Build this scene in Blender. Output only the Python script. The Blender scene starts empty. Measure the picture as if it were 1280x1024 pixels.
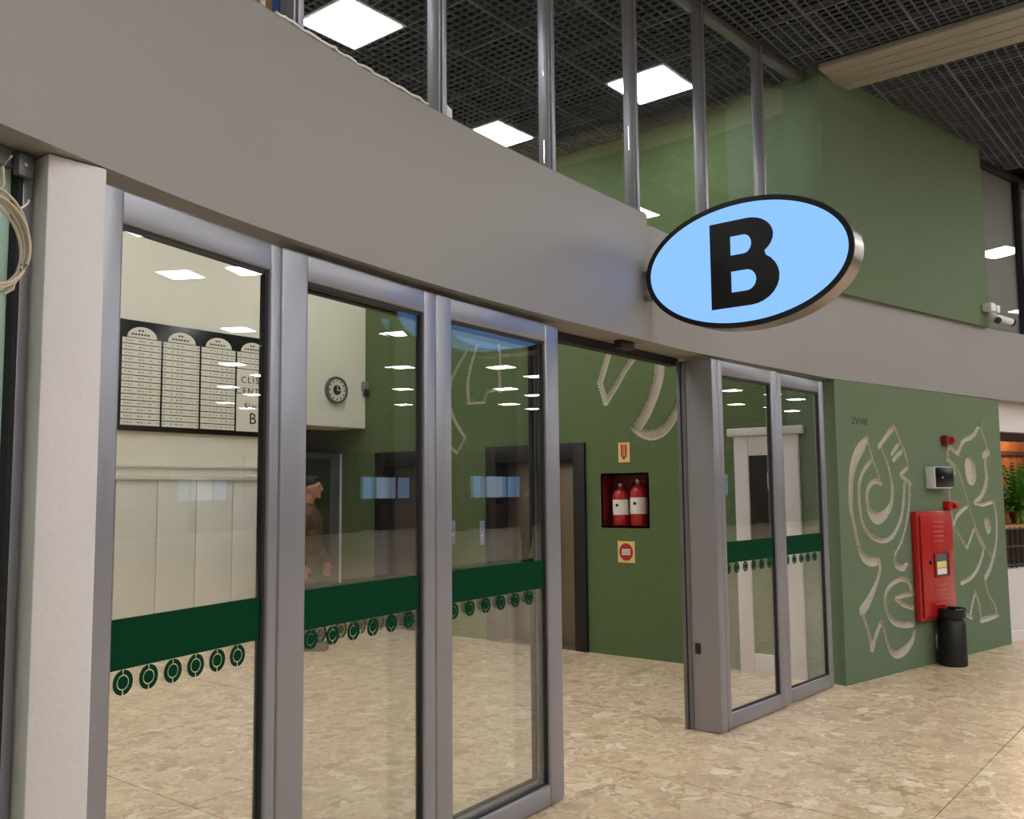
import bpy, bmesh, math, random
import numpy as np
from mathutils import Vector, Matrix
random.seed(7); np.random.seed(7)
SC = bpy.context.scene
COL = SC.collection
# ------------------------------------------------------------------ camera, world, exposure
# world axes: x runs along the glass front, y runs into the lobby, z up; the camera stands at the origin
F_PX, H_EYE, PITCH, ROLL, HEAD = 1150.0, 1.55, math.radians(5.17), math.radians(0.55), math.radians(39.0)
_r0 = np.array([math.sin(HEAD), -math.cos(HEAD), 0.0])
_f0 = np.array([math.cos(HEAD), math.sin(HEAD), 0.0])
_fw = math.cos(PITCH)*_f0 + math.sin(PITCH)*np.array([0, 0, 1.0])
_u0 = np.cross(_r0, _fw)
_rt = math.cos(ROLL)*_r0 - math.sin(ROLL)*_u0
_up = math.sin(ROLL)*_r0 + math.cos(ROLL)*_u0
cam = bpy.data.cameras.new('camera'); camo = bpy.data.objects.new('camera', cam); COL.objects.link(camo)
cam.sensor_width = 36.0; cam.sensor_fit = 'HORIZONTAL'; cam.lens = F_PX/1280*36.0
cam.clip_start = 0.05; cam.clip_end = 200
camo.matrix_world = Matrix(((_rt[0], _up[0], -_fw[0], 0), (_rt[1], _up[1], -_fw[1], 0), (_rt[2], _up[2], -_fw[2], H_EYE), (0, 0, 0, 1)))
SC.camera = camo
w = bpy.data.worlds.new('world'); SC.world = w; w.use_nodes = True
w.node_tree.nodes['Background'].inputs[0].default_value = (0.8, 0.85, 0.9, 1)
w.node_tree.nodes['Background'].inputs[1].default_value = 0.03
SC.view_settings.view_transform = 'Standard'; SC.view_settings.look = 'None'
SC.view_settings.gamma = 1.0; SC.view_settings.use_curve_mapping = False
SC.view_settings.exposure = 0.45
LAMP = 17.0          # radiance of the LED ceiling panels
ZC = 5.02            # underside of the open-cell ceiling

def ray(px, py):
    return _rt*((px-640)/F_PX) - _up*((py-512)/F_PX) + _fw
def on_z(px, py, z):
    d = ray(px, py); t = (z-H_EYE)/d[2]; return np.array([0, 0, H_EYE]) + t*d
def on_plane(px, py, P, n):      # vertical plane through P(x,y) with plan normal n
    d = ray(px, py); t = (P[0]*n[0]+P[1]*n[1])/(d[0]*n[0]+d[1]*n[1]); return np.array([0, 0, H_EYE]) + t*d

# ------------------------------------------------------------------ materials
def srgb(r, g, b):
    f = lambda c: (c/255/12.92) if c/255 <= 0.04045 else ((c/255+0.055)/1.055)**2.4
    return (f(r), f(g), f(b), 1.0)
MATS = {}
def mat(name, col, rough=0.6, metal=0.0, var=0.0, vscale=3.0, bump=0.0, bscale=60.0, spec=0.5, emit=None, estr=0.0, coat=0.0):
    m = bpy.data.materials.new(name); m.use_nodes = True; nt = m.node_tree; N = nt.nodes; L = nt.links
    p = N['Principled BSDF']
    p.inputs['Base Color'].default_value = col; p.inputs['Roughness'].default_value = rough
    p.inputs['Metallic'].default_value = metal; p.inputs['Specular IOR Level'].default_value = spec
    p.inputs['Coat Weight'].default_value = coat
    if emit: p.inputs['Emission Color'].default_value = emit; p.inputs['Emission Strength'].default_value = estr
    geo = N.new('ShaderNodeNewGeometry')
    if var > 0:
        nz = N.new('ShaderNodeTexNoise'); nz.inputs['Scale'].default_value = vscale; nz.inputs['Detail'].default_value = 5
        L.new(geo.outputs['Position'], nz.inputs['Vector'])
        mx = N.new('ShaderNodeMix'); mx.data_type = 'RGBA'
        mx.inputs[6].default_value = tuple(c*(1-var) for c in col[:3])+(1,)
        mx.inputs[7].default_value = tuple(min(1, c*(1+var)) for c in col[:3])+(1,)
        L.new(nz.outputs['Fac'], mx.inputs[0]); L.new(mx.outputs[2], p.inputs['Base Color'])
    if bump > 0:
        nb = N.new('ShaderNodeTexNoise'); nb.inputs['Scale'].default_value = bscale; nb.inputs['Detail'].default_value = 4
        L.new(geo.outputs['Position'], nb.inputs['Vector'])
        bp = N.new('ShaderNodeBump'); bp.inputs['Strength'].default_value = bump; bp.inputs['Distance'].default_value = 0.02
        L.new(nb.outputs['Fac'], bp.inputs['Height']); L.new(bp.outputs['Normal'], p.inputs['Normal'])
    MATS[name] = m; return m
def emis(name, col, strength):
    m = bpy.data.materials.new(name); m.use_nodes = True; nt = m.node_tree
    nt.nodes.remove(nt.nodes['Principled BSDF'])
    e = nt.nodes.new('ShaderNodeEmission'); e.inputs[0].default_value = col; e.inputs[1].default_value = strength
    nt.links.new(e.outputs[0], nt.nodes['Material Output'].inputs[0]); MATS[name] = m; return m
def glass(name, tint=(0.985, 0.995, 0.987, 1), f0=0.07, rough=0.0, diff=0.0, dcol=(0.5, 0.6, 0.55, 1)):
    # clear pane: see-through with Schlick reflection from the facing angle
    m = bpy.data.materials.new(name); m.use_nodes = True; nt = m.node_tree; N = nt.nodes; L = nt.links
    N.remove(N['Principled BSDF'])
    tr = N.new('ShaderNodeBsdfTransparent'); tr.inputs[0].default_value = tint
    gl = N.new('ShaderNodeBsdfGlossy'); gl.inputs['Roughness'].default_value = rough; gl.inputs[0].default_value = (1, 1, 1, 1)
    geo = N.new('ShaderNodeNewGeometry')
    dt = N.new('ShaderNodeVectorMath'); dt.operation = 'DOT_PRODUCT'
    L.new(geo.outputs['Normal'], dt.inputs[0]); L.new(geo.outputs['Incoming'], dt.inputs[1])
    ab = N.new('ShaderNodeMath'); ab.operation = 'ABSOLUTE'; L.new(dt.outputs['Value'], ab.inputs[0])
    om = N.new('ShaderNodeMath'); om.operation = 'SUBTRACT'; om.inputs[0].default_value = 1; L.new(ab.outputs[0], om.inputs[1])
    pw = N.new('ShaderNodeMath'); pw.operation = 'POWER'; L.new(om.outputs[0], pw.inputs[0]); pw.inputs[1].default_value = 5
    ma = N.new('ShaderNodeMath'); ma.operation = 'MULTIPLY_ADD'; L.new(pw.outputs[0], ma.inputs[0]); ma.inputs[1].default_value = 1-f0; ma.inputs[2].default_value = f0
    mx = N.new('ShaderNodeMixShader'); L.new(ma.outputs[0], mx.inputs[0]); L.new(gl.outputs[0], mx.inputs[2])
    if diff > 0:
        df = N.new('ShaderNodeBsdfDiffuse'); df.inputs[0].default_value = dcol
        m2 = N.new('ShaderNodeMixShader'); m2.inputs[0].default_value = diff
        L.new(tr.outputs[0], m2.inputs[1]); L.new(df.outputs[0], m2.inputs[2]); L.new(m2.outputs[0], mx.inputs[1])
    else:
        L.new(tr.outputs[0], mx.inputs[1])
    L.new(mx.outputs[0], N['Material Output'].inputs[0]); MATS[name] = m; return m
def terrazzo(name):
    m = bpy.data.materials.new(name); m.use_nodes = True; nt = m.node_tree; N = nt.nodes; L = nt.links
    p = N['Principled BSDF']; geo = N.new('ShaderNodeNewGeometry')
    # slight warping so the chips are not perfect cells
    nw = N.new('ShaderNodeTexNoise'); nw.inputs['Scale'].default_value = 9; nw.inputs['Detail'].default_value = 3
    L.new(geo.outputs['Position'], nw.inputs['Vector'])
    vs = N.new('ShaderNodeVectorMath'); vs.operation = 'SCALE'; vs.inputs[3].default_value = 0.22
    L.new(nw.outputs['Color'], vs.inputs[0])
    va = N.new('ShaderNodeVectorMath'); va.operation = 'ADD'; L.new(geo.outputs['Position'], va.inputs[0]); L.new(vs.outputs[0], va.inputs[1])
    def chips(scale, stops):
        v = N.new('ShaderNodeTexVoronoi'); v.inputs['Scale'].default_value = scale; v.inputs['Randomness'].default_value = 1
        L.new(va.outputs[0], v.inputs['Vector'])
        sp = N.new('ShaderNodeSeparateColor'); L.new(v.outputs['Color'], sp.inputs[0])
        cr = N.new('ShaderNodeValToRGB'); cr.color_ramp.interpolation = 'LINEAR'
        e = cr.color_ramp.elements
        e[0].position, e[0].color = stops[0]; e[1].position, e[1].color = stops[-1]
        for s in stops[1:-1]:
            q = e.new(s[0]); q.color = s[1]
        L.new(sp.outputs[0], cr.inputs[0]); return v, sp, cr
    v1, s1, c1 = chips(12, [(0, srgb(188, 162, 130)), (0.12, srgb(206, 180, 148)), (0.5, srgb(224, 198, 165)), (0.85, srgb(232, 207, 175)), (1, srgb(248, 234, 210))])
    v2, s2, c2 = chips(26, [(0, srgb(196, 170, 136)), (0.4, srgb(220, 194, 160)), (1, srgb(242, 222, 192))])
    mx = N.new('ShaderNodeMix'); mx.data_type = 'RGBA'
    gt = N.new('ShaderNodeMath'); gt.operation = 'GREATER_THAN'; gt.inputs[1].default_value = 0.55; L.new(s1.outputs[1], gt.inputs[0])
    L.new(gt.outputs[0], mx.inputs[0]); L.new(c1.outputs[0], mx.inputs[6]); L.new(c2.outputs[0], mx.inputs[7])
    n2 = N.new('ShaderNodeTexNoise'); n2.inputs['Scale'].default_value = 30; n2.inputs['Detail'].default_value = 6; L.new(geo.outputs['Position'], n2.inputs['Vector'])
    r2 = N.new('ShaderNodeMapRange'); r2.inputs[1].default_value = 0.3; r2.inputs[2].default_value = 0.7; r2.inputs[3].default_value = 0.86; r2.inputs[4].default_value = 1.08
    L.new(n2.outputs['Fac'], r2.inputs[0])
    m3 = N.new('ShaderNodeMix'); m3.data_type = 'RGBA'; m3.blend_type = 'MULTIPLY'; m3.inputs[0].default_value = 1
    L.new(mx.outputs[2], m3.inputs[6]); L.new(r2.outputs[0], m3.inputs[7]); L.new(m3.outputs[2], p.inputs['Base Color'])
    p.inputs['Roughness'].default_value = 0.32; p.inputs['Specular IOR Level'].default_value = 0.35
    MATS[name] = m; return m

M_floor = terrazzo('terrazzo'); M_joint = mat('joint', srgb(140, 122, 84), 0.5, 0.2)
M_fascia = mat('fascia_paint', srgb(144, 140, 136), 0.42, var=0.05, vscale=1.3, bump=0.08, bscale=25)
M_white = mat('white_paint', srgb(218, 213, 213), 0.6, var=0.04, vscale=2.5, bump=0.12, bscale=40)
M_greenw = mat('green_stucco', srgb(96, 114, 76), 0.85, var=0.07, vscale=14, bump=0.45, bscale=55, spec=0.25)
M_greenm = mat('green_mural', srgb(106, 123, 97), 0.85, var=0.06, vscale=12, bump=0.5, bscale=60, spec=0.25)
M_cement = mat('cement', srgb(184, 177, 163), 0.9, var=0.10, vscale=12, bump=0.5, bscale=60, spec=0.2)
M_beige = mat('beige_paint', srgb(240, 234, 218), 0.7, var=0.02, vscale=2)
M_wains = mat('wainscot_paint', srgb(228, 225, 214), 0.55, var=0.02)
M_alu = mat('grey_aluminium', srgb(150, 150, 157), 0.33, 0.5, var=0.03, vscale=6)
M_aluD = mat('dark_and_shaded_aluminium', srgb(112, 114, 118), 0.4, 0.5)
M_steel = mat('brushed_steel', srgb(176, 168, 158), 0.28, 0.9, var=0.08, vscale=5)
M_gasket = mat('black_gasket', srgb(22, 23, 25), 0.6)
M_black = mat('black_paint', srgb(16, 17, 18), 0.45)
M_blackgl = mat('black_gloss', srgb(14, 15, 18), 0.25)
M_dark = mat('dark_plenum', srgb(14, 15, 17), 0.9)
M_grid = mat('ceiling_grid_paint', srgb(98, 104, 115), 0.6)
M_band = mat('green_film', srgb(4, 58, 34), 0.9, spec=0.1)
M_glass = glass('clear_glass'); M_glassc = glass('clerestory_glass', (0.96, 0.98, 0.975, 1))
M_frost = glass('frosted_green_glass', (0.8, 0.92, 0.88, 1), 0.04, 0.12, 0.93, srgb(176, 206, 192))
M_red = mat('red_enamel', srgb(176, 26, 24), 0.35, coat=0.3); M_redD = mat('dark_red', srgb(130, 18, 18), 0.5)
M_paper = mat('paper', srgb(232, 230, 222), 0.7); M_print = mat('print_black', srgb(20, 22, 26), 0.6)
M_yellow = mat('sign_yellow', srgb(232, 208, 130), 0.6); M_cable = mat('cable_beige', srgb(196, 182, 160), 0.5)
M_led = emis('led_panel', (1, 0.99, 0.985, 1), LAMP)
M_lamp = mat('lamp_frame', srgb(225, 225, 225), 0.4)
M_sign = emis('sign_face', (0.175, 0.36, 0.80, 1), 1.2)

# ------------------------------------------------------------------ mesh helpers
def empty(name, loc=(0, 0, 0), rz=0.0, parent=None):
    o = bpy.data.objects.new(name, None); COL.objects.link(o)
    o.location = loc; o.rotation_euler = (0, 0, rz); o.empty_display_size = 0.1
    if parent: o.parent = parent
    return o
def link(name, me, m=None, parent=None, loc=None, rot=None):
    o = bpy.data.objects.new(name, me); COL.objects.link(o)
    if m is not None and len(me.materials) == 0:
        me.materials.append(m)
    if parent: o.parent = parent
    if loc is not None: o.location = loc
    if rot is not None: o.rotation_euler = rot
    return o
def tag(o, label, cat, group=None):
    o['label'] = label; o['category'] = cat
    if group: o['group'] = group
    return o
def struct(o, label=None, cat=None):
    o['kind'] = 'structure'
    if label: o['label'] = label
    if cat: o['category'] = cat
    return o
def bm_box(bm, x0, x1, y0, y1, z0, z1, bev=0.0, seg=2):
    r = bmesh.ops.create_cube(bm, size=1.0)
    vs = r['verts']
    for v in vs:
        v.co = Vector(((x0+x1)/2 + v.co.x*(x1-x0), (y0+y1)/2 + v.co.y*(y1-y0), (z0+z1)/2 + v.co.z*(z1-z0)))
    if bev > 0:
        es = list({e for v in vs for e in v.link_edges})
        bmesh.ops.bevel(bm, geom=es, offset=bev, segments=seg, profile=0.5, affect='EDGES')
def done(bm, name, smooth=False):
    bmesh.ops.recalc_face_normals(bm, faces=bm.faces)
    me = bpy.data.meshes.new(name); bm.to_mesh(me); bm.free()
    if smooth:
        for p in me.polygons: p.use_smooth = True
        me.set_sharp_from_angle(angle=math.radians(35))
    return me
def box(name, x0, x1, y0, y1, z0, z1, m, parent=None, bev=0.0, seg=2, loc=None, rot=None):
    bm = bmesh.new(); bm_box(bm, x0, x1, y0, y1, z0, z1, bev, seg)
    return link(name, done(bm, name, bev > 0), m, parent, loc, rot)
def boxes(name, lst, m, parent=None, bev=0.0):
    bm = bmesh.new()
    for b in lst: bm_box(bm, *b, bev)
    return link(name, done(bm, name, bev > 0), m, parent)
def lathe(name, prof, m, parent=None, n=24, loc=None, rot=None):
    bm = bmesh.new(); rings = []
    for r, z in prof:
        rings.append([bm.verts.new((max(r, 1e-4)*math.cos(2*math.pi*k/n), max(r, 1e-4)*math.sin(2*math.pi*k/n), z)) for k in range(n)])
    for a, b in zip(rings, rings[1:]):
        for k in range(n): bm.faces.new((a[k], a[(k+1) % n], b[(k+1) % n], b[k]))
    bm.faces.new(rings[0][::-1]); bm.faces.new(rings[-1])
    return link(name, done(bm, name, True), m, parent, loc, rot)
def tube(name, pts, rad, m, parent=None, n=8):
    bm = bmesh.new(); P = [Vector(p) for p in pts]; rings = []
    up = Vector((0, 0, 1))
    for i, p in enumerate(P):
        t = (P[min(i+1, len(P)-1)] - P[max(i-1, 0)]).normalized()
        ref = up if abs(t.z) < 0.9 else Vector((1, 0, 0))
        a = t.cross(ref).normalized(); b = t.cross(a).normalized()
        r = rad[i] if hasattr(rad, '__len__') else rad
        rings.append([bm.verts.new(p + a*math.cos(2*math.pi*k/n)*r + b*math.sin(2*math.pi*k/n)*r) for k in range(n)])
    for a, b in zip(rings, rings[1:]):
        for k in range(n): bm.faces.new((a[k], a[(k+1) % n], b[(k+1) % n], b[k]))
    bm.faces.new(rings[0][::-1]); bm.faces.new(rings[-1])
    return link(name, done(bm, name, True), m, parent)
def prism(name, poly, z0, z1, m, parent=None):          # plan polygon extruded upwards
    bm = bmesh.new(); a = [bm.verts.new((x, y, z0)) for x, y in poly]; b = [bm.verts.new((x, y, z1)) for x, y in poly]
    n = len(poly); bm.faces.new(a[::-1]); bm.faces.new(b)
    for k in range(n): bm.faces.new((a[k], a[(k+1) % n], b[(k+1) % n], b[k]))
    return link(name, done(bm, name), m, parent)
def flat(name, contours, depth, m, parent=None, loc=None, rot=None):   # 2D outlines with holes, extruded (local x,y; depth in z)
    cu = bpy.data.curves.new(name, 'CURVE'); cu.dimensions = '2D'; cu.fill_mode = 'BOTH'; cu.extrude = depth/2
    for c in contours:
        s = cu.splines.new('POLY'); s.points.add(len(c)-1); s.use_cyclic_u = True
        for q, (x, y) in zip(s.points, c): q.co = (x, y, 0, 1)
    o = bpy.data.objects.new('tmp', cu); COL.objects.link(o)
    me = bpy.data.meshes.new_from_object(o.evaluated_get(bpy.context.evaluated_depsgraph_get()))
    bpy.data.objects.remove(o); bpy.data.curves.remove(cu); me.materials.clear(); me.name = name
    return link(name, me, m, parent, loc, rot)
def text(name, body, size, m, parent=None, loc=None, rot=None, depth=0.002, align='CENTER', xs=1.0):
    cu = bpy.data.curves.new(name, 'FONT'); cu.body = body; cu.size = size; cu.extrude = depth/2
    cu.align_x = align; cu.align_y = 'CENTER'; cu.resolution_u = 3; cu.space_character = xs
    o = bpy.data.objects.new('tmp', cu); COL.objects.link(o)
    me = bpy.data.meshes.new_from_object(o.evaluated_get(bpy.context.evaluated_depsgraph_get()))
    bpy.data.objects.remove(o); bpy.data.curves.remove(cu); me.materials.clear(); me.name = name
    return link(name, me, m, parent, loc, rot)
def ell(rx, ry, n=64, cx=0, cy=0):
    return [(cx+rx*math.cos(2*math.pi*k/n), cy+ry*math.sin(2*math.pi*k/n)) for k in range(n)]

# wall face as a grid whose carved strokes are pushed in; carved faces become child meshes
def carved_wall(name, us, vs, P, udir, nrm, strokes, holes, depth, mw, mc, figs, parent_root):
    us = np.array(sorted(set(np.round(us, 5)))); vs = np.array(sorted(set(np.round(vs, 5))))
    U, V = np.meshgrid(us, vs, indexing='ij'); pts = np.stack([U.ravel(), V.ravel()], 1)
    sd = np.full(len(pts), 9.0); gr = np.zeros_like(pts)
    for st in strokes:
        for (u0, v0, w0), (u1, v1, w1) in zip(st, st[1:]):
            a = np.array([u0, v0]); d = np.array([u1-u0, v1-v0]); L2 = max(d@d, 1e-9)
            lo = np.minimum(a, a+d)-0.2; hi = np.maximum(a, a+d)+0.2
            idx = np.where(np.all((pts > lo) & (pts < hi), axis=1))[0]
            if len(idx) == 0: continue
            q = pts[idx]-a; t = np.clip(q@d/L2, 0, 1); e = q-t[:, None]*d; dist = np.linalg.norm(e, axis=1)
            s = dist-(w0+(w1-w0)*t); better = s < sd[idx]; k = idx[better]
            sd[k] = s[better]; gr[k] = e[better]/np.maximum(dist[better], 1e-6)[:, None]
    near = np.abs(sd) < 0.0045
    pts2 = pts.copy(); pts2[near] -= gr[near]*sd[near][:, None]; sd2 = sd.copy(); sd2[near] = 0
    dep = depth*np.clip(-sd2/0.020, 0, 1)**0.8
    P = np.array(P); ud = np.array([udir[0], udir[1]]); nn = np.array([nrm[0], nrm[1]])
    xy = P[None, :]+pts2[:, :1]*ud[None, :]-dep[:, None]*nn[None, :]
    co = np.column_stack([xy, pts2[:, 1]])
    nu, nv = len(us), len(vs)
    I, J = np.meshgrid(np.arange(nu-1), np.arange(nv-1), indexing='ij'); I = I.ravel(); J = J.ravel()
    cu, cv = (us[I]+us[I+1])/2, (vs[J]+vs[J+1])/2
    keep = np.ones(len(I), bool)
    for (a0, a1, b0, b1) in holes: keep &= ~((cu > a0) & (cu < a1) & (cv > b0) & (cv < b1))
    q = np.stack([I*nv+J, (I+1)*nv+J, (I+1)*nv+J+1, I*nv+J+1], 1)
    flip = (ud[0]*0 + (ud[0]*nn[1]-ud[1]*nn[0])) > 0    # make normals face along nrm
    inside = (sd2[q].max(axis=1) <= 1e-9) & (sd2[q].min(axis=1) < -1e-6)
    def mk(sel, nm, m, parent):
        f = q[sel]; f = f[:, ::-1] if flip else f
        used, inv = np.unique(f, return_inverse=True); inv = inv.reshape(f.shape)
        me = bpy.data.meshes.new(nm); me.from_pydata(co[used].tolist(), [], inv.tolist()); me.update()
        for p in me.polygons: p.use_smooth = True
        me.set_sharp_from_angle(angle=math.radians(30))
        return link(nm, me, m, parent)
    face = mk(keep & ~inside, name, mw, parent_root)
    for nm, (a0, a1) in figs:
        sel = keep & inside & (cu >= a0) & (cu < a1)
        if sel.any(): mk(sel, nm, mc, parent_root)
    return face
def fine(lo, hi, step): return list(np.arange(lo, hi+step*0.5, step))

# ------------------------------------------------------------------ facade line (x, y) of the fascia front
FAC = [(-6.0, -0.9), (-3.0, 0.75), (-1.0, 1.62), (0.2, 2.06), (1.22, 2.41), (1.97, 2.595), (2.88, 2.72), (3.75, 2.775), (4.78, 2.80), (5.3, 2.81), (6.1, 2.76), (7.40, 2.655), (10.4, 2.02), (10.9, 1.86), (14.0, 0.75), (20.0, -1.9)]
def catmull(P, n=8):
    out = []
    for i in range(len(P)-1):
        p0, p1, p2, p3 = P[max(i-1, 0)], P[i], P[i+1], P[min(i+2, len(P)-1)]
        for k in range(n):
            t = k/n; out.append(tuple(0.5*((2*p1[j])+(-p0[j]+p2[j])*t+(2*p0[j]-5*p1[j]+4*p2[j]-p3[j])*t*t+(-p0[j]+3*p1[j]-3*p2[j]+p3[j])*t**3) for j in (0, 1)))
    out.append(P[-1]); return out
FACC = catmull(FAC[:11], 8)[:-1] + FAC[10:]
def fac_y(x):
    for (x0, y0), (x1, y1) in zip(FACC, FACC[1:]):
        if x0 <= x <= x1: return y0+(y1-y0)*(x-x0)/(x1-x0)
    return FACC[-1][1]
def fac_at_px(px, py, off=0.0):     # plan point of the facade line seen at a pixel column
    d = ray(px, py)
    for (x0, y0), (x1, y1) in zip(FACC, FACC[1:]):
        y0 += off; y1 += off
        c0 = d[0]*y0-d[1]*x0; c1 = d[0]*y1-d[1]*x1
        if c0*c1 <= 0 and (x0*d[0]+y0*d[1]) > 0:
            t = c0/(c0-c1); return (x0+(x1-x0)*t, y0+(y1-y0)*t)
def offs(P, d):
    out = []
    for i, p in enumerate(P):
        a = P[max(i-1, 0)]; b = P[min(i+1, len(P)-1)]; tx, ty = b[0]-a[0], b[1]-a[1]; l = math.hypot(tx, ty)
        out.append((p[0]-ty/l*d, p[1]+tx/l*d))
    return out
def ribbon(name, P, d0, d1, z0, z1, m, parent=None, smooth=True):
    A, B = offs(P, d0), offs(P, d1); bm = bmesh.new(); R = []
    for (a, b) in zip(A, B):
        R.append([bm.verts.new((a[0], a[1], z0)), bm.verts.new((b[0], b[1], z0)), bm.verts.new((b[0], b[1], z1)), bm.verts.new((a[0], a[1], z1))])
    for r, s in zip(R, R[1:]):
        for k in range(4): bm.faces.new((r[k], r[(k+1) % 4], s[(k+1) % 4], s[k]))
    bm.faces.new(R[0][::-1]); bm.faces.new(R[-1])
    return link(name, done(bm, name, smooth), m, parent)

# ------------------------------------------------------------------ FLOOR with slabs
SX, SY, X0, Y0 = 1.82, 1.49, 2.68, 2.79
fl = struct(box('floor', -9, 47, -17, 12.4, -0.30, -0.006, M_joint))
me_slab = None
bm = bmesh.new(); bm_box(bm, 0.0035, SX-0.0035, 0.0035, SY-0.0035, -0.006, 0.0); me_slab = done(bm, 'floor_slab')
ix0, ix1, iy0, iy1 = -3, 7, -4, 4
for i in range(ix0, ix1):
    for j in range(iy0, iy1):
        link('floor_slab', me_slab, M_floor, fl, (X0+i*SX, Y0+j*SY, 0))
xa, xb, ya, yb = X0+ix0*SX, X0+ix1*SX, Y0+iy0*SY, Y0+iy1*SY
boxes('floor_field', [(-9, xa, -17, 12.4, -0.006, 0), (xb, 47, -17, 12.4, -0.006, 0), (xa, xb, -17, ya, -0.006, 0), (xa, xb, yb, 12.4, -0.006, 0)], M_floor, fl)

# ------------------------------------------------------------------ CEILING: dark plenum, open-cell grid panels
MOD = 0.585; GA, GB = 3.55, 6.39      # grid line offsets in y and x
ce = struct(box('ceiling', -9, 47, -17, 12.4, 5.55, 5.75, M_dark))
bm = bmesh.new(); NC = 8
for k in range(NC+1):
    t = 0.0048 if k in (0, NC) else 0.0034
    c = min(max(MOD*k/NC, t), MOD-t); h = 0.030 if k in (0, NC) else 0.018
    bm_box(bm, c-t, c+t, 0, MOD, 0.0, h); bm_box(bm, 0, MOD, c-t, c+t, 0.0005, h)
me_grid = done(bm, 'ceiling_grid_panel')
def cell(i, j): return GB+i*MOD, GA+j*MOD
LIGHT_CELLS = {(0, 0), (0, 3), (-4, 2), (-4, 5), (0, 6), (-8, 1), (-8, 4), (-4, 8), (-8, 7), (-11, 2)}  # cells hidden from view hold panels added to light the lobby
BX0, BX1 = 7.19, 7.76                 # ceiling beam across the hall
for i in range(-12, 11):
    for j in range(-5, 9):
        x, y = cell(i, j)
        inside = y > fac_y(x+MOD/2)-0.3 and x < 7.3
        hall = y < fac_y(x+MOD/2)+0.1 and x > 1.0 and y > 0.4
        if not (inside or hall) or (i, j) in LIGHT_CELLS: continue
        link('ceiling_grid_panel', me_grid, M_grid, ce, (x, y, ZC))
# hall ceiling too far off to tell the cells apart
M_gridfar = mat('far_grid', srgb(50, 52, 56), 0.9, var=0.3, vscale=8)
boxes('ceiling_field', [(-9, 47, -17, 0.62, ZC, ZC+0.05), (12.83, 47, 0.62, 4, ZC, ZC+0.05), (-9, 0.5, 0.62, 2.0, ZC, ZC+0.05)], M_gridfar, ce)
# beam with long grooves
tr = struct(empty('trim_1', (BX0, 0, ZC-0.06)), 'ribbed beige metal beam crossing the open-cell ceiling of the hall')
wb = (BX1-BX0)/4
M_beam = mat('beam_metal', srgb(166, 161, 152), 0.5, 0.2)
for k in range(4): box('beam_slat', k*wb+0.006, (k+1)*wb-0.006, -17, 2.60-0.02, 0, 0.05, M_beam, tr, 0.006)
box('beam_core', 0.01, BX1-BX0-0.01, -17, 2.58, 0.02, 0.055, M_dark, tr)

# LED panels
def lamp_thing():
    r = empty('ceiling_light')
    box('frame', 0.004, MOD-0.004, 0.004, MOD-0.004, 0.006, 0.045, M_lamp, r, 0.004)
    box('diffuser', 0.03, MOD-0.03, 0.03, MOD-0.03, 0.0, 0.008, M_led, r)
    return r
proto = None
def lamp(x, y, label, group):
    global proto
    if proto is None: r = proto = lamp_thing()
    else:
        r = proto.copy(); COL.objects.link(r)
        for c in proto.children:
            d = c.copy(); COL.objects.link(d); d.parent = r
    r.location = (x, y, ZC-0.008)
    tag(r, label, 'ceiling light', group); return r
for (i, j) in sorted(LIGHT_CELLS):
    lab = {(0, 0): 'square white LED panel in the lobby ceiling next to the upper green wall',
           (0, 3): 'square white LED panel in the lobby ceiling further along the upper green wall',
           (-4, 2): 'large bright square LED panel in the lobby ceiling just behind the upper glazing'}.get((i, j), 'unseen square LED panel added to light the lobby')
    lamp(*cell(i, j), lab, 'LED panels in the lobby ceiling')
for k in range(-3, 16):
    for q in range(0, 6):
        x = GB+(k*4+1)*MOD; y = GA-(6.5+q*4.5)*MOD - (0.5*MOD if k % 2 else 0)
        if k > 8 and q < 1: continue
        if x > 13 and (2.6-y)/(x-3) > 0.61: continue
        if x < 12 and q > 0: lamp(x, y+2.5*MOD, 'extra square LED panel added to brighten the near hall', 'LED panels in the hall ceiling')  # in-between panels added to brighten the hall near the camera
        if y < fac_y(x)-0.8: lamp(x, y, 'extra square LED panel added to brighten the near hall', 'LED panels in the hall ceiling')

# ------------------------------------------------------------------ far walls of the hall
M_hall = mat('hall_wall', srgb(96, 88, 82), 0.8, var=0.1)
struct(box('wall_hall_far', -9, 47, -17.3, -17, -0.006, 5.55, M_hall))
struct(box('wall_hall_end', 47, 47.3, -17, 12.4, -0.006, 5.55, M_hall))
struct(box('wall_hall_start', -9.3, -9, -17, 12.4, -0.006, 5.55, M_hall))

# ------------------------------------------------------------------ FASCIA
ZF0, ZF1 = 2.45, 3.23
ia = next(k for k, p in enumerate(FACC) if p[0] >= 4.70)
fz = struct(ribbon('wall_fascia', FACC[:ia+1], 0.0, 0.30, ZF0, ZF1, M_fascia))
FR = [(FACC[ia][0]+0.006, FACC[ia][1]+0.012)] + [(x, y) for x, y in FACC[ia+1:]]
struct(ribbon('wall_fascia_end', FR, 0.0, 0.30, ZF0, 3.17, M_fascia))
# thin metal capping on the ledge
struct(ribbon('trim_2', FACC[:ia+1], 0.01, 0.05, ZF1, ZF1+0.012, M_aluD))

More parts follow.
